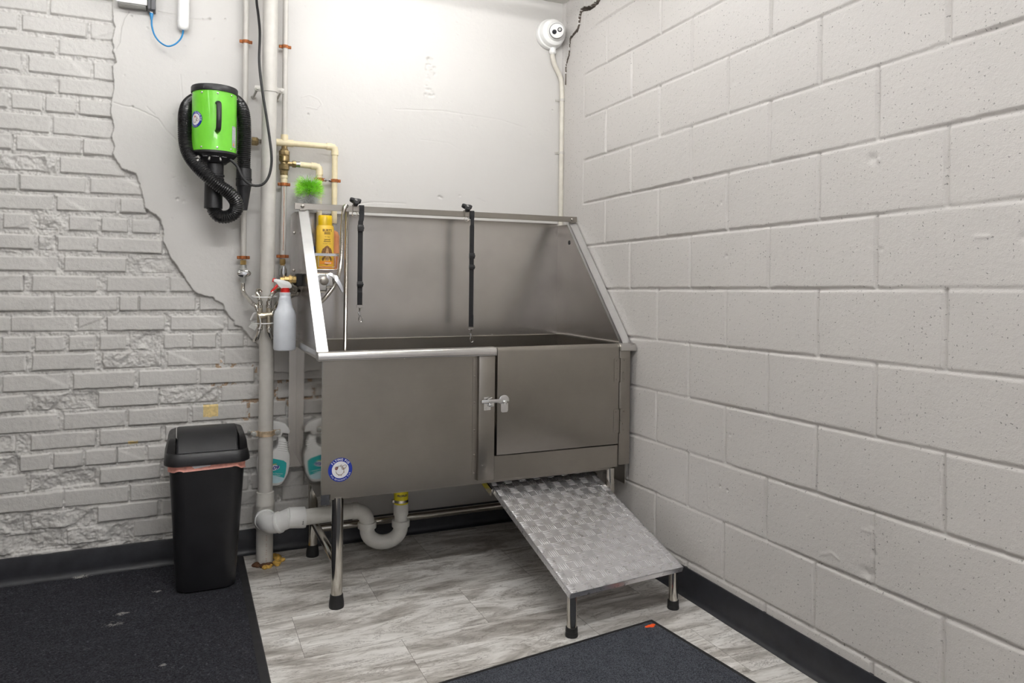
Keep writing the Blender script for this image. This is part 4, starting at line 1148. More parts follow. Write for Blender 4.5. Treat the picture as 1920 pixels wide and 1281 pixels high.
CP = .0122
def outlet(name, label, pts, elbow_at, extra):
    o = root(name, label, 'pipe', tuple(pts[-1]), 'cream plastic outlet pipes')
    P = [V(p) for p in pts]
    for i in range(len(P)-1): MB().tube([P[i], P[i+1]], CP, 18).build('pipe_run', M['cpvc'], o)
    for i in elbow_at:
        a, b = (P[i-1]-P[i]).normalized(), (P[i+1]-P[i]).normalized()
        e = MB().tube([P[i]+a*.036, P[i]+a*.018, P[i]+a*.008+b*.003, P[i]+a*.003+b*.008, P[i]+b*.018, P[i]+b*.036], .0152, 18)
        e.build('elbow', M['cpvc'], o)
    extra(o, P); return o
zt = W(533, 268, TD).z
zr = W(628, 277, TD).z
def ex1(o, P):
    mb = MB().tube([(tx-.036, -TD, zt), (tx+.036, -TD, zt)], .0155, 18).tube([(tx, -TD, zt-.004), (tx, -TD, zt+.034)], [.0155, .0148], 18)
    mb.build('tee', M['cpvc'], o)
    c = V((P[2].x, -TD, W(625, 339, TD).z))
    clip(o, c, CP)
    MB().cyl((c.x-.016, -TD-.004, c.z), (c.x-.047, -TD-.004, c.z+.001), .0042, seg=10).lathe([(.008, 0), (.008, .006)], (c.x-.020, -TD-.004, c.z), (-1, 0, 0), 6).lathe([(.008, 0), (.008, .006)], (c.x-.036, -TD-.004, c.z), (-1, 0, 0), 6).build('clip_bolt', M['chrome'], o)
e1 = W(628, 279, TD); e1b = W(627, 419, TD)
outlet('outlet_pipe', 'longer cream pipe running right then down to an open end above the tub', [(W(505, 266, TD).x, -TD, zt), (e1.x, -TD, zt), (e1.x, -TD, e1b.z)], [1], ex1)
def ex2(o, P): clip(o, (P[1].x, -TD, W(604, 337, TD).z), CP)
e2 = W(599, 318, TD); e2b = W(599, 428, TD)
outlet('outlet_pipe', 'shorter cream pipe from the side of the brass valve down behind the shampoo cap', [(tx+.062, -TD, zo), (e2.x, -TD, zo-.003), (e2.x, -TD, e2b.z)], [1], ex2)

# hose manifold in front of the stack
mf = W(497, 592, .175)
hm = root('hose_manifold', 'small brass and steel hose splitter strapped to the front of the waste pipe', 'valve', tuple(mf))
mb = MB()
ya = -.172
lzx, rzx = W(487, 592, .172), W(504, 592, .172)
mb.cyl((lzx.x-.008, ya, mf.z), (rzx.x+.012, ya, mf.z+.004), .012, seg=14)
for p in (lzx, rzx): mb.cyl((p.x, ya, mf.z-.045), (p.x, ya, mf.z+.035), .0105, seg=14)
mb.lathe([(.013, -.010), (.013, .012)], (lzx.x+.008, ya, mf.z), (1, 0, 0), 8)
mb.build('splitter_body', M['nickel'], hm)
for p in (lzx, rzx):
    for z0, z1 in ((.030, .058), (-.058, -.038)):
        MB().lathe([(.0105, z0), (.0115, z0+.002), (.0115, (z0+z1)/2), (.009, (z0+z1)/2+.001), (.0105, (z0+z1)/2+.003), (.0105, z1)], (p.x, ya, mf.z), (0, 0, 1), 12).build('hose_ferrule', M['tube'], hm)
h0, h1, h2, h3 = W(469, 600, .185), W(476, 587, .200), W(484, 590, .205), W(488, 608, .200)
P = spline([h0, h1, h2, h3, W(484, 617, .19)], 6)
mb = MB().loft([[p+V((0, .016, 0)), p+V((0, -.016, 0)), p+V((.003, -.016, -.0025)), p+V((.003, .016, -.0025))] for p in P])
mb.build('white_lever', M['white'], hm)
P2 = [W(475, 603, .19), W(483, 610, .20), W(478, 620, .20), W(466, 613, .19)]
MB().loft([[p for p in P2], [p+V((0, .003, 0)) for p in P2]]).build('grey_tag', M['greybox'], hm)
def zip_tie(z, label):
    cx_ = (lzx.x+rzx.x)/2
    o = MB().tube([V((cx_+.046*math.cos(a), -.150+.048*math.sin(a)*.9, z+.003*math.sin(a))) for a in [2*PI*i/28 for i in range(28)]], .0024, 6, close=True)
    o.box(cx_+.042, cx_+.052, -.155, -.148, z-.004, z+.004, .001, 1)
    o = o.build('zip_tie', M['white'], base=(cx_, -.15, z)); tag(o, label, 'zip tie', 'white zip ties')
zip_tie(W(500, 556, .17).z, 'white zip tie around the waste pipe above the hose splitter')
zip_tie(W(503, 605, .17).z, 'white zip tie around the waste pipe below the hose splitter')
def braid(pts, label, r=.0088):
    P = resample(spline(pts, 10), .0022)
    o = MB().tube(P, [r if i % 2 else r-.0006 for i in range(len(P))], 12).build('braided_hose', M['tube'], base=P[-1])
    return tag(o, label, 'hose', 'braided steel water hoses')
braid([V((hx1, -HD, lz(531))), V((hx1, -HD-.004, lz(545))), W(462, 556, .075), W(473, 569, .125), V((lzx.x-.016, -.168, mf.z+.040)), V((lzx.x-.006, ya, mf.z+.018))], 'braided hose curving down from the left supply valve to the splitter')
braid([V((lzx.x, ya, mf.z+.056)), W(486, 560, .178), W(482, 549, .165), W(485, 544, .150), W(489, 549, .150)], 'short braided hose stub looping up at the upper left of the splitter')
braid([V((rzx.x, ya, mf.z+.056)), W(507, 558, .180), W(514, 547, .175), W(525, 543, .150), W(545, 544, .120), W(553, 548, .115), W(556, 540, .14), V((XL-.045, -.15, g.z-.012))], 'braided hose arching right from the splitter behind the red spray collar')
braid([V((rzx.x+.010, ya, mf.z+.004)), W(516, 577, .150), W(524, 563, .105), W(530, 550, .06), V((txb, -TD, tz2(543)))], 'braided hose slanting up from the splitter to the right supply valve')
braid([V((lzx.x, ya, mf.z-.056)), W(484, 626, .172), W(481, 636, .165), W(477, 638, .150)], 'short braided hose curling under the left of the splitter')
braid([V((rzx.x, ya, mf.z-.056)), W(505, 624, .172), W(510, 634, .160), W(517, 628, .115), W(523, 600, .088), W(528, 570, .085), W(545, 556, .10), W(557, 552, .12), W(560, 545, .14)], 'braided hose curling under the right of the splitter behind the spray bottle')

# ------------------------------------------------------------------ trigger spray bottle hung on the hoses
BD = .205
bz0 = W(534, 657, BD).z
bc_ = W(534, 600, BD)
zb_ = lambda py: W(534, py, BD).z
BX = bc_.x
sb = root('spray_bottle', 'translucent white spray bottle with red and white trigger hanging in front of the waste pipe', 'bottle', (BX, -BD, bz0))
pr = [(.030, 0), (.040, .002), (.0435, .008), (.0435, zb_(597)-bz0), (.0425, zb_(590)-bz0), (.038, zb_(583)-bz0), (.030, zb_(576)-bz0), (.0262, zb_(568)-bz0)]
n_ = 6
for i in range(n_):
    z_ = zb_(566)-bz0+(zb_(556)-zb_(566))*i/n_
    pr += [(.0262-.0006*i, z_), (.0246-.0006*i, z_+.003)]
pr += [(.0215, zb_(554)-bz0), (.0225, zb_(551)-bz0), (.0225, zb_(549)-bz0), (.0165, zb_(548)-bz0), (.0165, zb_(546)-bz0)]
MB().lathe(pr, (BX, -BD, bz0), seg=36).build('bottle_body', M['milk'], sb)
MB().lathe([(.0175, zb_(550)), (.0185, zb_(549)), (.0175, zb_(540)), (.014, zb_(540))], (BX, -BD, 0), seg=24).build('red_collar', M['red'], sb)
# trigger head, nozzle pointing left
hd = [(513, 523.5), (516, 522.8), (530, 525), (541, 528), (546, 533), (547, 538), (545, 541), (527, 541.5), (522, 537), (517, 530), (512, 528.5)]
hp_ = [W(a, b, BD) for a, b in hd]
MB().prism([(p.x, p.z) for p in hp_], (0, -BD-.013, 0), (1, 0, 0), (0, 0, 1), (0, 1, 0), .026, .004).build('trigger_head', M['white'], sb)
a, b = W(517, 526, BD), W(511, 525, BD)
MB().tube([a, a.lerp(b, .2), b], [.0075, .0085, .0080], 14).build('nozzle', M['red'], sb)
tp = [(519, 532), (523, 535), (518, 541), (511, 547), (508, 549), (507, 546), (513, 540)]
MB().prism([(W(a, b, BD).x, W(a, b, BD).z) for a, b in tp], (0, -BD-.007, 0), (1, 0, 0), (0, 0, 1), (0, 1, 0), .014, .002).build('trigger', M['red'], sb)

# ------------------------------------------------------------------ cleaner bottle behind the stack
CDp = .040
cb0 = W(515, 909, CDp)
cl = root('cleaner_spray_bottle', 'white trigger cleaner bottle with teal label hanging half behind the waste pipe', 'bottle', tuple(cb0))
pts = lambda L: [(W(a, b, CDp).x, W(a, b, CDp).z) for a, b in L]
def pillow(poly, t, m, name, bev):
    return MB().prism(poly, (0, -CDp-t/2, 0), (1, 0, 0), (0, 0, 1), (0, 1, 0), t, bev).build(name, m, cl)
body = [(487, 905), (481, 885), (481, 855), (484, 842), (491, 835), (495, 826), (500, 820), (535, 820), (537, 828), (538, 840), (543, 851), (543, 868), (539, 886), (531, 901), (524, 908), (512, 909.5), (495, 909)]
# body with a through grip hole beside the neck
outer = [(487, 905), (482, 885), (482, 862), (486, 852), (494, 846), (506, 844), (515, 840), (519, 833), (519, 819), (534, 819), (537, 828), (538.5, 840), (543, 851), (543, 868), (539, 886), (531, 901), (524, 908), (512, 909.5), (495, 909)]
pillow(pts(outer), .056, M['white'], 'bottle_body', .010)
pillow(pts([(497, 848), (497, 838), (500, 826), (507, 819), (519, 818), (519, 824), (511, 826), (506, 832), (505, 840), (508, 846)]), .030, M['white'], 'grip', .005)
mb = MB()
for py in (825, 829, 833, 837, 841):
    a, b = W(520, py, CDp), W(539, py+2, CDp)
    mb.tube([V((a.x, -CDp-.0265, a.z)), V((b.x-.004, -CDp-.0275, b.z)), V((b.x+.0005, -CDp-.018, b.z))], .0022, 8)
mb.build('neck_ribs', M['white'], cl)
pillow(pts([(500, 792), (503, 788.5), (512, 788), (535, 794), (541, 801), (543, 811), (540, 812.5), (529, 811), (527, 819), (503, 819), (500, 808)]), .034, M['white'], 'trigger_head', .006)
lab = [(488, 858), (512, 857.5), (530, 861), (535.5, 865), (535.5, 872), (534, 884), (531, 893.5), (510, 889), (488, 890)]
pillow(pts(lab), .0572, M['teal'], 'front_label', .0)
pillow(pts([(489, 859), (510, 858), (510, 868), (489, 870)]), .0582, M['navy'], 'label_corner', .0)
pillow(pts([(488, 889), (510, 888.5), (531, 893), (529, 899), (518, 903), (490, 903)]), .0576, M['paleblue'], 'lower_label', .0)
yf = -CDp-.0300
c_ = W(511, 874.5, CDp)
mb = MB(); mb.face([(c_.x+.0255*math.cos(t), yf, c_.z+.0115*math.sin(t)+.06*.0255*math.cos(t)) for t in [2*PI*i/24 for i in range(24)]])
mb.build('label_oval', M['paper'], cl, recalc=False)
MB().text('409', .0265, lambda u, v: V((c_.x+.004+u*.92+v*.22, yf-.0005, c_.z-.0005+v*.80)), .0009).build('label_numerals', M['navy'], cl, recalc=False)
mb = MB(); y1_ = W(513, 868.5, CDp)
mb.face([(y1_.x-.012, yf, y1_.z), (y1_.x+.010, yf, y1_.z+.001), (y1_.x+.008, yf, y1_.z+.003), (y1_.x-.010, yf, y1_.z+.002)])
mb.build('label_flash', M['ycap'], cl, recalc=False)
l1 = W(516, 885, CDp)
MB().text('Cleaner Degreaser', .0072, lambda u, v: V((l1.x+u, -CDp-.0292, l1.z+v-u*.12))).text('Disinfectant', .0072, lambda u, v: V((l1.x+u, -CDp-.0292, l1.z-.008+v-u*.12))).build('label_lettering', M['paper'], cl, recalc=False)

# ------------------------------------------------------------------ pet dryer
DD = .160
zd = lambda py: W(400, py, DD).z
dx = (W(359, 230, DD).x+W(444, 230, DD).x)/2
DR = (W(444, 230, DD-.02).x-W(359, 230, DD-.02).x)/2*.985
Z0, Z1 = zd(288), zd(176)
dr = root('pet_dryer', 'lime green cylindrical pet dryer with black hose hung on the plaster wall', 'dryer', (dx, -DD, zd(300)))
can = MB().lathe([(DR, Z0), (DR, Z1)], (dx, -DD, 0), seg=56).build('housing', M['green'], dr)
def oncan(a, z, l=0): return V((dx+(DR+l)*math.sin(a), -DD-(DR+l)*math.cos(a), z))
for a in (-.62, .10, .80, -1.35, 1.5):
    for z in (Z0+.012, Z1-.014):
        p = oncan(a, z); n_ = (p-V((dx, -DD, z))).normalized()
        MB().lathe([(.0042, -.001), (.004, .0016), (.002, .0028), (0, .003)], p, n_, 10).build('screw', M['chrome'], dr)
zt_ = Z1
lidm = MB().lathe([(DR*.98, zt_-.004), (DR+.004, zt_-.003), (DR+.0045, zt_), (DR+.0045, zt_+.017), (DR+.002, zt_+.021), (DR*.95, zt_+.022), (DR*.60, zt_+.022), (.02, zt_+.020)], (dx, -DD, 0), seg=56)
lidm.box(dx-.058, dx+.040, -DD-.03, -DD+.03, zt_+.018, zt_+.031, .006, 2)
lidm.build('top_cap', M['blackpl'], dr)
# base: dished switch panel, then the outlet
zn = lambda py: W(402, py, DD).z
bs_ = MB().lathe([(DR*.98, Z0+.003), (DR+.003, Z0+.002), (DR+.003, Z0-.006), (DR*.90, Z0-.018), (DR*.62, Z0-.034), (.045, Z0-.040), (.035, Z0-.042)], (dx, -DD, 0), seg=48)
bs_.build('base', M['blackpl'], dr)
for a in (-.28, .30):
    p = V((dx+math.sin(a)*(DR*.80), -DD-math.cos(a)*(DR*.80), Z0-.024))
    n_ = V((math.sin(a)*.6, -math.cos(a)*.6, -.8)).normalized()
    MB().cyl(p, p+n_*.014, .0028, .0036, 10).build('switch', M['greybox'], dr)
bt = MB()
for s_, a in (('LOW', -.50), ('TURBO', 0.02), ('HIGH', .52)):
    bt.text(s_, .008, lambda u, v: V((dx+math.sin(a+u/.07)*(DR*(.865+v*3)), -DD-math.cos(a+u/.07)*(DR*(.865+v*3))-.001, Z0-.0197+v*.6)))
bt.build('switch_lettering', M['paper'], dr, recalc=False)
pk = V((dx-.055, -DD-.050, Z0-.026))
MB().lathe([(.010, 0), (.010, .008), (.013, .010), (.013, .014), (.007, .016), (.007, .024)], pk, (-.3, -.5, -.8), 12).build('power_inlet', M['chrome'], dr)
ox = W(402, 340, DD).x
MB().lathe([(.034, Z0-.030), (.0335, zn(327)), (.037, zn(328)), (.037, zn(331)), (.0335, zn(332)), (.0335, zn(334)), (.036, zn(335)), (.036, zn(338)), (.034, zn(339))], (ox, -DD, 0), seg=32).build('outlet_neck', M['blackpl'], dr)
MB().lathe([(.030, zn(338)), (.0325, zn(339)), (.0335, zn(365)), (.0340, zn(391)), (.028, zn(391))], (ox-.003, -DD, 0), seg=30).build('hose_cuff', M['blackpl'], dr)
# handle on the front
ha = .10
def onh(z, l): return oncan(ha, z, l)
hz0, hz1 = zd(252)+.0, zd(201)
P = spline([onh(hz1, -.002), onh(hz1-.002, .022), onh(hz1-.016, .034), onh((hz0+hz1)/2, .038), onh(hz0+.016, .034), onh(hz0+.002, .022), onh(hz0, -.002)], 6)
sd_ = V((math.cos(ha), math.sin(ha), 0)); rings = []
for i, p in enumerate(P):
    t_ = (P[min(i+1, len(P)-1)]-P[max(i-1, 0)]).normalized(); n_ = t_.cross(sd_).normalized()
    rings.append([p+sd_*.0095*math.cos(q)+n_*.0062*math.sin(q) for q in [2*PI*j/12 for j in range(12)]])
MB().loft(rings).build('handle', M['blackpl'], dr)
# badge on the left flank and rating label on the right
ba, bzc, br_ = -.98, zd(231)+.0, .0315
bk_, bs2 = math.cos(-.85), math.sin(-.85)
badge(dr, br_, lambda u, v, l: oncan(ba+(u*bk_-v*bs2)/DR, bzc+u*bs2+v*bk_, l+.0005), 'Pro Grooming Tub', 'maker_badge')
lab = MB()
for i in range(8):
    a0_, a1_ = .86+.34*i/8, .86+.34*(i+1)/8
    lab.face([oncan(a0_, Z0+.022, .0008), oncan(a1_, Z0+.022, .0008), oncan(a1_, Z0+.104, .0008), oncan(a0_, Z0+.104, .0008)])
lb = lab.build('rating_label', M['grey'], dr, recalc=False)
lt = MB()
for i in range(9): 
    z_ = Z0+.095-i*.0055
    lt.face([oncan(.90, z_, .0013), oncan(1.14, z_, .0013), oncan(1.14, z_+.0022, .0013), oncan(.90, z_+.0022, .0013)])
lt.build('label_print', M['paper'], lb, recalc=False)
wq = MB(); wq.face([oncan(.92, Z0+.028, .0015), oncan(1.02, Z0+.028, .0015), oncan(.97, Z0+.042, .0015)]); wq.build('warning_triangle', M['orange'], lb, recalc=False)
# corrugated hose: from the cuff, round the loop, up the left side, over the back and down the right
hz = [V((ox-.003, -DD, zn(388))), V((ox+.002, -DD, zn(396))), W(412, 406, .165), W(428, 406, .172), W(441, 397, .182), W(443, 380, .196), W(432, 364, .213), W(412, 349, .222), W(390, 331, .222), W(370, 311, .205), W(355, 290, .180), W(348, 265, .160), W(347, 235, .145), W(348, 212, .120), W(355, 195, .075), W(372, 184, .042), W(400, 180, .036), W(425, 182, .042), W(441, 189, .070), W(452, 202, .110), W(457, 220, .128), W(458.5, 250, .130), W(457.5, 290, .130), W(457, 318, .130)]
corrugated(hz, .0268, .0078, .0030, 18, 14).build('corrugated_hose', M['hosebl'], dr, angle=60)
e0 = W(457, 316, .130); zq = lambda py: W(457, py, .130).z
MB().lathe([(.027, zq(316)), (.029, zq(317)), (.029, zq(334)), (.031, zq(335)), (.031, zq(338)), (.029, zq(339)), (.0305, zq(346)), (.0305, zq(349)), (.028, zq(350)), (.0145, zq(394)), (.012, zq(394)), (.012, zq(390))], (e0.x+.001, -.130, 0), seg=32).build('nozzle', M['blackpl'], dr)
# wall bracket behind
MB().box(dx-.03, dx+.03, -.072, -.0010, Z1-.045, Z1-.020, .003, 1).build('wall_bracket', M['blackpl'], dr)
# power cord hanging from above
cp_ = [V((dx+DR*.62, -DD-.030, Z0-.018)), W(444, 311, .19), W(452, 328, .205), W(462, 341, .205), W(476, 348, .20), W(492, 346, .198), W(503, 333, .195), W(508.5, 312, .190), W(509, 290, .188), W(505, 255, .180), W(499, 215, .170), W(493, 178, .165), W(488, 140, .160), W(486, 110, .145), W(487, 80, .125), W(487, 55, .10), W(484, 25, .08), W(481, 0, .065), W(480, -60, .05), V((W(479, -90, .05).x, -.05, CEIL-.01))]
MB().tube(resample(spline(cp_, 8), .012), .0052, 10).build('power_cord', M['black'], dr)

# ------------------------------------------------------------------ dome camera and its conduit
cc = W(1039.5, 63, .04)
sc_ = root('security_camera', 'white ball shaped security camera high in the corner of the room', 'camera', (cc.x, -.001, cc.z))
CX, CZ = -.082, cc.z
MB().lathe([(.072, .0005), (.0735, .004), (.0735, .026), (.071, .031), (.068, .033)], (CX, 0, CZ), (0, -1, 0), 40).build('junction_base', M['white'], sc_)
MB().lathe([(.068, .033), (.0665, .038), (.066, .052), (.0625, .060), (.052, .066)], (CX, 0, CZ), (0, -1, 0), 40).build('collar', M['white'], sc_)
look = V((CAM-V((CX, -.07, CZ)))).normalized()
look = (look+V((.16, 0, .10))).normalized()
bcn = V((CX+.006, -.060, CZ+.003))
MB().ball(bcn, .050, (1, 1, 1), 32).build('ball', M['white'], sc_)
u_ = look.cross(V((0, 0, 1))).normalized()*-1; v_ = look.cross(u_)
rot_ = .35
uu, vv = u_*math.cos(rot_)+v_*math.sin(rot_), v_*math.cos(rot_)-u_*math.sin(rot_)
fc = bcn+look*.044
fcm = MB().lathe([(.0345, -.020), (.0345, .004), (.033, .0075), (0, .0078)], fc, look, 32).build('face_plate', M['white'], sc_)
MB().lathe([(.0352, -.008), (.0365, -.008), (.0365, -.001), (.0352, -.001)], fc, look, 32).build('face_ring', M['darkbox'], fcm)
for s_, ri in ((-1, 0), (1, 1)):
    c0_ = fc+look*.0078+uu*s_*.0142+vv*(.001 if ri else -.001)
    ln = MB().lathe([(.0112, 0), (.0112, .0006), (.0100, .0008), (0, .0009)], c0_, look, 24).build('lens', M['lens'], fcm)
    if ri: MB().lathe([(.0070, .0008), (.0070, .0016), (.004, .0022), (0, .0022)], c0_, look, 16).lathe([(.0025, .002), (.002, .004), (0, .0045)], c0_, look, 10).build('infrared_emitter', M['greybox'], ln)
gx = W(1036, 95, .022)
MB().lathe([(.0165, 0), (.0165, .012), (.0155, .013), (.0155, .016), (.0175, .017), (.0175, .030), (.012, .036)], (gx.x, -.024, W(1036, 88, .024).z), (0, 0, -1), 12).build('cable_gland', M['white'], sc_)
cq = [V((gx.x, -.024, W(1036, 98, .024).z)), W(1036.5, 108, .022), W(1040, 122, .018), W(1047, 136, .016), W(1052, 150, .0155), W(1053.5, 170, .0155)]
xw = W(1053.5, 200, .0155).x
cq = cq+[V((xw, -.0155, W(1053, 200, .0155).z)), V((xw, -.0155, 1.6)), V((xw, -.0155, 1.20))]
cdu = root('cable_conduit', 'thin cream plastic conduit running down the corner from the security camera', 'conduit', (xw, -.0155, 1.2))
MB().tube(spline(cq, 8), .0118, 14).build('conduit', mat('conduit_cream', (.66, .63, .56), .45), cdu)
for py in (188, 287):
    z_ = W(1053, py, .0155).z
    c = MB().lathe([(.012, -.006), (.0142, -.006), (.0142, .006), (.012, .006)], (xw, -.0155, z_), seg=18)
    c.box(xw-.030, xw-.010, -.0040, -.0012, z_-.006, z_+.006, .001, 1)
    c.lathe([(.0042, 0), (.003, .0015), (0, .002)], (xw-.022, -.0040, z_), (0, -1, 0), 10)
    c.build('conduit_clip', M['pipe'], cdu)

# ------------------------------------------------------------------ junction box, adapter, radio unit and its lead
BXD = .055
a, b = W(217, -40, BXD), W(277, 14, BXD)
jz = W(245, 9, BXD).z
jb = root('junction_box', 'grey metal junction box with screwed flange at the top of the broken plaster', 'electrical box', ((a.x+b.x)/2, -.03, jz))
bx0, bx1 = W(219, 8, BXD).x, W(275, 15, BXD).x
MB().box(bx0+.002, bx1-.002, -BXD, -.0008, jz, jz+.16, .004, 2).build('box_body', M['greybox'], jb)
fl_ = MB().box(bx0-.004, bx1+.002, -BXD-.006, -BXD, jz+.004, jz+.165, .002, 1)
for x_, z_ in ((bx0+.008, jz+.014), ((bx0+bx1)/2, jz+.020), (bx1-.012, jz+.014)):
    fl_.lathe([(.0055, 0), (.005, .002), (.002, .003), (0, .003)], (x_, -BXD-.006, z_), (0, -1, 0), 12)
fl_.build('box_flange', mat('box_flange_paint', (.60, .60, .59), .4, .2), jb)
ax0, ax1 = W(276, 10, BXD).x, W(291.5, 10, BXD).x
az = W(284, 18, BXD).z
pa = root('power_adapter', 'small dark grey adapter block plugged in beside the junction box', 'adapter', ((ax0+ax1)/2, -.03, az))
MB().box(ax0+.0015, ax1, -BXD-.004, -.0008, az, az+.15, .003, 2).build('adapter_body', M['darkbox'], pa)
MB().box((ax0+ax1)/2-.004, (ax0+ax1)/2+.001, -BXD-.006, -BXD-.003, az+.002, az+.15, .001, 1).build('seam_rib', M['blackpl'], pa)
rx0, rx1 = W(332.5, 30, .045).x, W(355.5, 30, .045).x
rz = W(344, 57, .03).z
ru = root('radio_unit', 'slim white rounded network unit mounted high on the plaster', 'network device', ((rx0+rx1)/2, -.03, rz))
sect = rrect(rx1-rx0, .040, .013, 6)
cx_ = (rx0+rx1)/2
MB().loft([[V((cx_+x_*k_, -.0285+y_*(.5+k_*.5), rz+h_)) for x_, y_ in sect] for h_, k_ in ((0, .35), (.003, .62), (.009, .86), (.018, .97), (.030, 1), (.034, 1), (.0345, .985), (.036, .985), (.0365, 1), (.30, 1), (.31, .9))]).build('unit_body', M['white'], ru)
c0_ = V(((ax0+ax1)/2, -.036, az))
lead = root('network_lead', 'bright blue network lead drooping between the adapter and the white unit', 'cable', tuple(W(315, 88, .05)))
MB().box(c0_.x-.0055, c0_.x+.0055, -.042, -.031, c0_.z-.010, c0_.z+.002, .001, 1).build('clear_plug', M['clear'], lead)
MB().tube([c0_+V((0, 0, -.008)), c0_+V((0, 0, -.014)), c0_+V((.001, -.001, -.034))], [.0072, .0068, .0040], 12).build('plug_boot', M['blue'], lead)
LP = [c0_+V((.001, -.001, -.030)), W(285, 50, .042), W(290, 66, .05), W(300, 79, .055), W(314, 86.5, .058), W(327, 83.5, .055), W(337, 75, .048), W(342, 66, .040), V((cx_-.001, -.032, rz-.004)), V((cx_, -.030, rz+.004))]
MB().tube(spline(LP, 8), .0032, 10).build('cable', M['blue'], lead)

# ------------------------------------------------------------------ swing-top bin
BXc, BYc = -1.640, -.235
bn = root('swing_bin', 'black plastic swing top waste bin with pink liner standing on the black mat', 'bin', (BXc, BYc, .010))
def rr3(w, d, r, z, cx=BXc, cy=BYc, n=6): return [V((cx+x, cy+y, z)) for x, y in rrect(w, d, r, n)]
zl = W(385, 872, .385).z
BZ = .012
MB().loft([rr3(.185, .215, .045, BZ), rr3(.205, .235, .050, BZ+.006), rr3(.208, .240, .050, BZ+.02), rr3(.258, .292, .050, zl-.01), rr3(.262, .296, .050, zl+.03)], True, True).build('body', M['binpl'], bn)
# liner peeking out below the lid
ln = []
n_ = 72
for k_, (dz, ex) in enumerate(((.018, .001), (-.004, .004), (-.016, .003), (-.024, .006))):
    ring = []
    base_ = rrect(.258, .292, .05, 17)
    for i, (x, y) in enumerate(base_):
        a = math.atan2(y, x); w = .005*math.sin(5*a+1)+.004*math.sin(11*a)+.003*math.sin(23*a)
        s_ = 1+(ex+(.0015*math.sin(31*a) if k_ else 0))/.13
        ring.append(V((BXc+x*s_, BYc+y*s_, zl+dz+(w if k_ > 1 else 0))))
    ln.append(ring)
MB().loft(ln, False, False).build('bin_liner', M['pink'], bn)
MB().loft([[V((BXc+x, BYc-.1515-.001*k_, zl+z)) for x, z in ((-.060, .004), (.005, .006), (.01, -.004), (-.045, -.010))] for k_ in (0, 1)]).build('liner_fold', M['paper'], bn)
# lid collar, open in the middle, with the swing flap arched across it
LZ = zl
zt2 = W(385, 815, .34).z
ZT = .560
def lidring(w, d, r, z): return rr3(w, d, r, z)
outer = [lidring(.278, .314, .050, LZ+.000), lidring(.292, .328, .052, LZ+.004), lidring(.293, .329, .052, LZ+.014), lidring(.287, .323, .050, LZ+.028), lidring(.281, .316, .048, LZ+.040), lidring(.274, .308, .046, LZ+.045)]
inner = [lidring(.216, .288, .012, LZ+.045), lidring(.214, .286, .010, LZ+.030)]
mb = MB().loft(outer+inner, False, False)
# shoulders at the two sides that carry the flap
for s in (-1, 1):
    def sh_(k, z, dy): return [V((BXc+s*x_, BYc+y_, z)) for x_, y_ in ((.1085, -.146+dy), (.137-k, -.118+dy), (.140-k, -.100+dy), (.140-k, .100-dy), (.137-k, .118-dy), (.1085, .146-dy))]
    mb.loft([sh_(0, LZ+.038, 0), sh_(.004, LZ+.070, .006), sh_(.008, LZ+.084, .012), sh_(.012, LZ+.091, .020), sh_(.018, LZ+.093, .030)])
mb.build('lid', M['binpl'], bn)
fp_ = []
for i in range(19):
    t = -1+2*i/18
    fp_.append((BYc+t*.142, LZ+.046+.068*(1-abs(t)**2.2)))
MB().loft([[V((BXc+x, y, z-dz_)) for y, z in fp_]+[V((BXc+x, y, z-.006)) for y, z in reversed(fp_)] for x, dz_ in ((-.1045, .004), (-.100, .0005), (-.094, 0), (.094, 0), (.100, .0005), (.1045, .004))], True, True).build('swing_flap', M['binpl'], bn)

# ------------------------------------------------------------------ mats
mk = tag(MB().loft([[V((x, y, 0)) for x, y in PL], [V((x, y, .004)) for x, y in PL], [V((x+dx_, y+dy_, .010)) for (x, y), (dx_, dy_) in zip(PL, ((.02, -.0), (-.004, -.0), (-.004, .02), (.02, .02)))]]).build('floor_mat', M['matedge'], base=(-2.5, -.9, 0)) if (PL := [(-3.6, -.024), (-1.487, -.026), (-1.487, -1.75), (-3.6, -1.75)]) else None, 'large black fibre floor mat under the waste bin, along the brick wall', 'mat')
MB().box(-3.59, -1.516, -1.72, -.030, .009, .0125, .001, 1).build('fibre_surface', M['rugblack'], mk, base=(-2.5, -.9, 0))
rr_ = random.Random(3)
hr = MB()
for hx, hy, n_, sp_ in ((*G(120, 1082).xy, 70, .016), (*G(150, 1090).xy, 40, .014), (*G(228, 1160).xy, 24, .010), (*G(215, 1180).xy, 20, .014), (*G(295, 1118).xy, 12, .007), (*G(306, 1257).xy, 10, .004)):
    for i in range(n_*2):
        a = rr_.uniform(0, 2*PI); c = V((hx+rr_.gauss(0, sp_), hy+rr_.gauss(0, sp_*.5), .0135+rr_.uniform(0, .004)))
        L = rr_.uniform(.006, .016); d = V((math.cos(a), math.sin(a)*.6, rr_.uniform(-.1, .3)))
        hr.tube([c-d*L/2, c+V((0, 0, .002)), c+d*L/2], .00022, 3, cap=False)
o = hr.build('pet_hair', mat('pale_hair', (.46, .45, .43), .8), base=G(120, 1082)); tag(o, 'loose pale tufts of pet hair caught on the black fibre mat', 'hair'); o['kind'] = 'stuff'

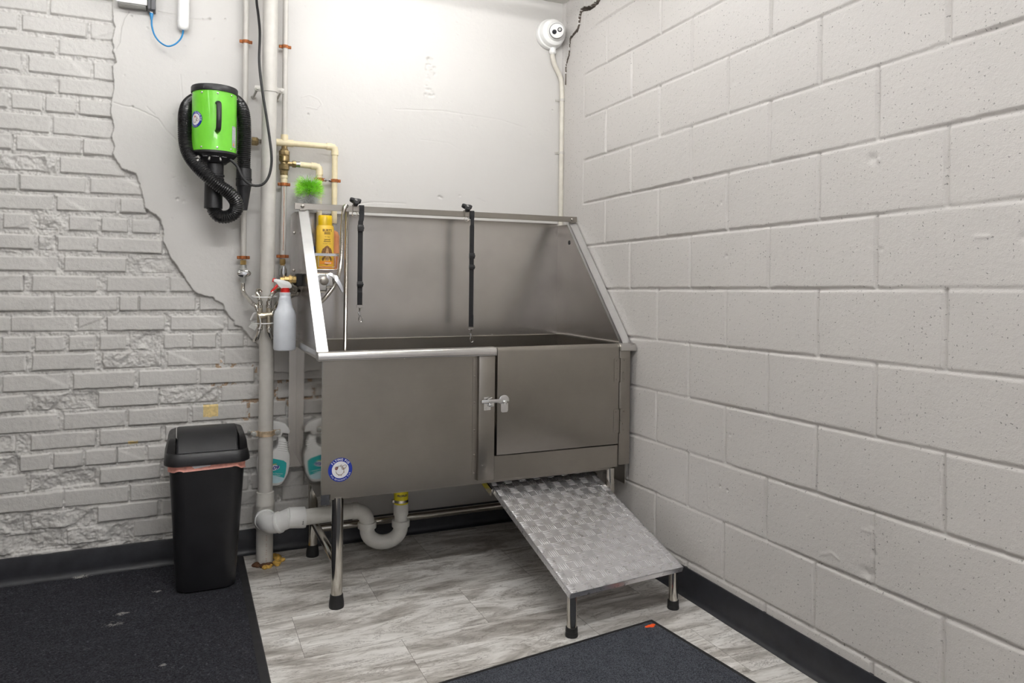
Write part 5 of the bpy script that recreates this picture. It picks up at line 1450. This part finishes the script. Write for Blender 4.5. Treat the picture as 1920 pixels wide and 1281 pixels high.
c1, c2, c3 = V((-.240, -1.155, 0)), V((-1.039, -1.250, 0)), V((-.208, -1.600, 0))
a_ = (c2-c1).normalized(); b_ = V((-a_.y, a_.x, 0)); b_ = b_ if b_.y < 0 else -b_
b_ = (b_*.75+(c3-c1).normalized()*.25).normalized()
def matpoly(e, z, r=.02, Wd=1.5, Ln=.95):
    o = c1+a_*e+b_*e; pts = []
    return [o+V((0, 0, z)), c1+a_*(Wd-e)+b_*e+V((0, 0, z)), c1+a_*(Wd-e)+b_*(Ln-e)+V((0, 0, z)), c1+a_*e+b_*(Ln-e)+V((0, 0, z))]
m2 = tag(MB().loft([matpoly(0, 0), matpoly(.001, .003), matpoly(.012, .0075)]).build('floor_mat', M['matedge'], base=c1), 'smaller blue black pile mat with an orange corner mark, in front of the ramp', 'mat')
MB().loft([matpoly(.024, .0074), matpoly(.026, .0115)]).build('pile_surface', M['rugblue'], m2, base=c1)
dp_ = G(1219, 1174, .012)
mb = MB()
for dx_, dy_, s_ in ((0, 0, 1), (.013, .003, .8), (-.012, -.001, .75), (.004, -.006, .7)):
    mb.ball((dp_.x+dx_, dp_.y+dy_, .0122), .011*s_, (1.1, .75, .22), 12)
mb.build('orange_mark', M['dotorange'], m2, base=c1)

# ------------------------------------------------------------------ lamps on the ceiling
def glow(name, strength, col):
    m, nt, b = nodes(name)
    b.inputs['Base Color'].default_value = (.8, .8, .8, 1)
    b.inputs['Emission Color'].default_value = c4(col); b.inputs['Emission Strength'].default_value = strength
    return m
def lamp(label, x, y, L, along, strength, drop=.07, r=.022, col=(1, .992, .98)):
    o = root('ceiling_light', label, 'light', (x, y, CEIL), 'ceiling lights')
    d = V((1, 0, 0)) if along == 'x' else V((0, 1, 0)); c = V((x, y, CEIL))
    a, b = c-d*L/2, c+d*L/2
    h = MB().box(min(a.x, b.x)-.03, max(a.x, b.x)+.03, min(a.y, b.y)-.03, max(a.y, b.y)+.03, CEIL-.035, CEIL-.001, .004, 1)
    h.build('lamp_housing', M['white'], o)
    dz = V((0, 0, -drop))
    MB().tube([a+dz, b+dz], r, 12).build('lamp_tube', glow('lamp_glow', strength, col), o)
    ee = MB()
    for p, k in ((a, 1), (b, -1)): ee.tube([p+dz-d*.02*k, p+dz+d*.004*k], r*1.1, 12).cyl(p+dz-d*.01*k, p-d*.01*k+V((0, 0, -.03)), .008, seg=8)
    ee.build('tube_end', M['white'], o)
lamp('tube light near the back corner over the tub', -.78, -.80, .9, 'x', 48)
lamp('tube light near the back wall over the waste bin', -2.15, -.85, .9, 'x', 30)
lamp('long tube light in the middle of the room', -1.35, -2.35, 1.3, 'x', 100)
lamp('added fill tube light at the left of the room', -3.2, -2.8, 1.2, 'y', 16)  # unseen fill lamp, added to lift the shaded parts of the room
lamp('added tube light at the front of the room brightening the steel reflection', -1.3, -4.6, 1.4, 'x', 34)  # unseen lamp added to brighten what the splash back reflects

w = bpy.data.worlds.new('world'); SC.world = w; w.use_nodes = True
w.node_tree.nodes['Background'].inputs[0].default_value = (.5, .5, .5, 1); w.node_tree.nodes['Background'].inputs[1].default_value = .2

# ------------------------------------------------------------------ camera
cam = bpy.data.cameras.new('camera'); co = bpy.data.objects.new('camera', cam); COL.objects.link(co)
rt, fw, upv = V((cT, -sT, 0)), V((sT, cT, 0)), V((0, 0, 1))
r2 = rt*cR+upv*sR; u2 = -rt*sR+upv*cR
co.matrix_world = Matrix(((r2.x, u2.x, -fw.x, CAM.x), (r2.y, u2.y, -fw.y, CAM.y), (r2.z, u2.z, -fw.z, CAM.z), (0, 0, 0, 1)))
cam.sensor_width = 36; cam.lens = FL*36/1920; cam.shift_y = -(640.5-YH)/1920; cam.clip_start = .05
SC.camera = co
for o in bpy.data.objects:
    if '_b' in o: del o['_b']
SC.view_settings.view_transform = 'Standard'; SC.view_settings.look = 'None'; SC.view_settings.gamma = 1; SC.view_settings.use_curve_mapping = False
SC.view_settings.exposure = 0.08
SC.cycles.use_denoising = True; SC.cycles.max_bounces = 8; SC.cycles.diffuse_bounces = 5; SC.cycles.glossy_bounces = 5
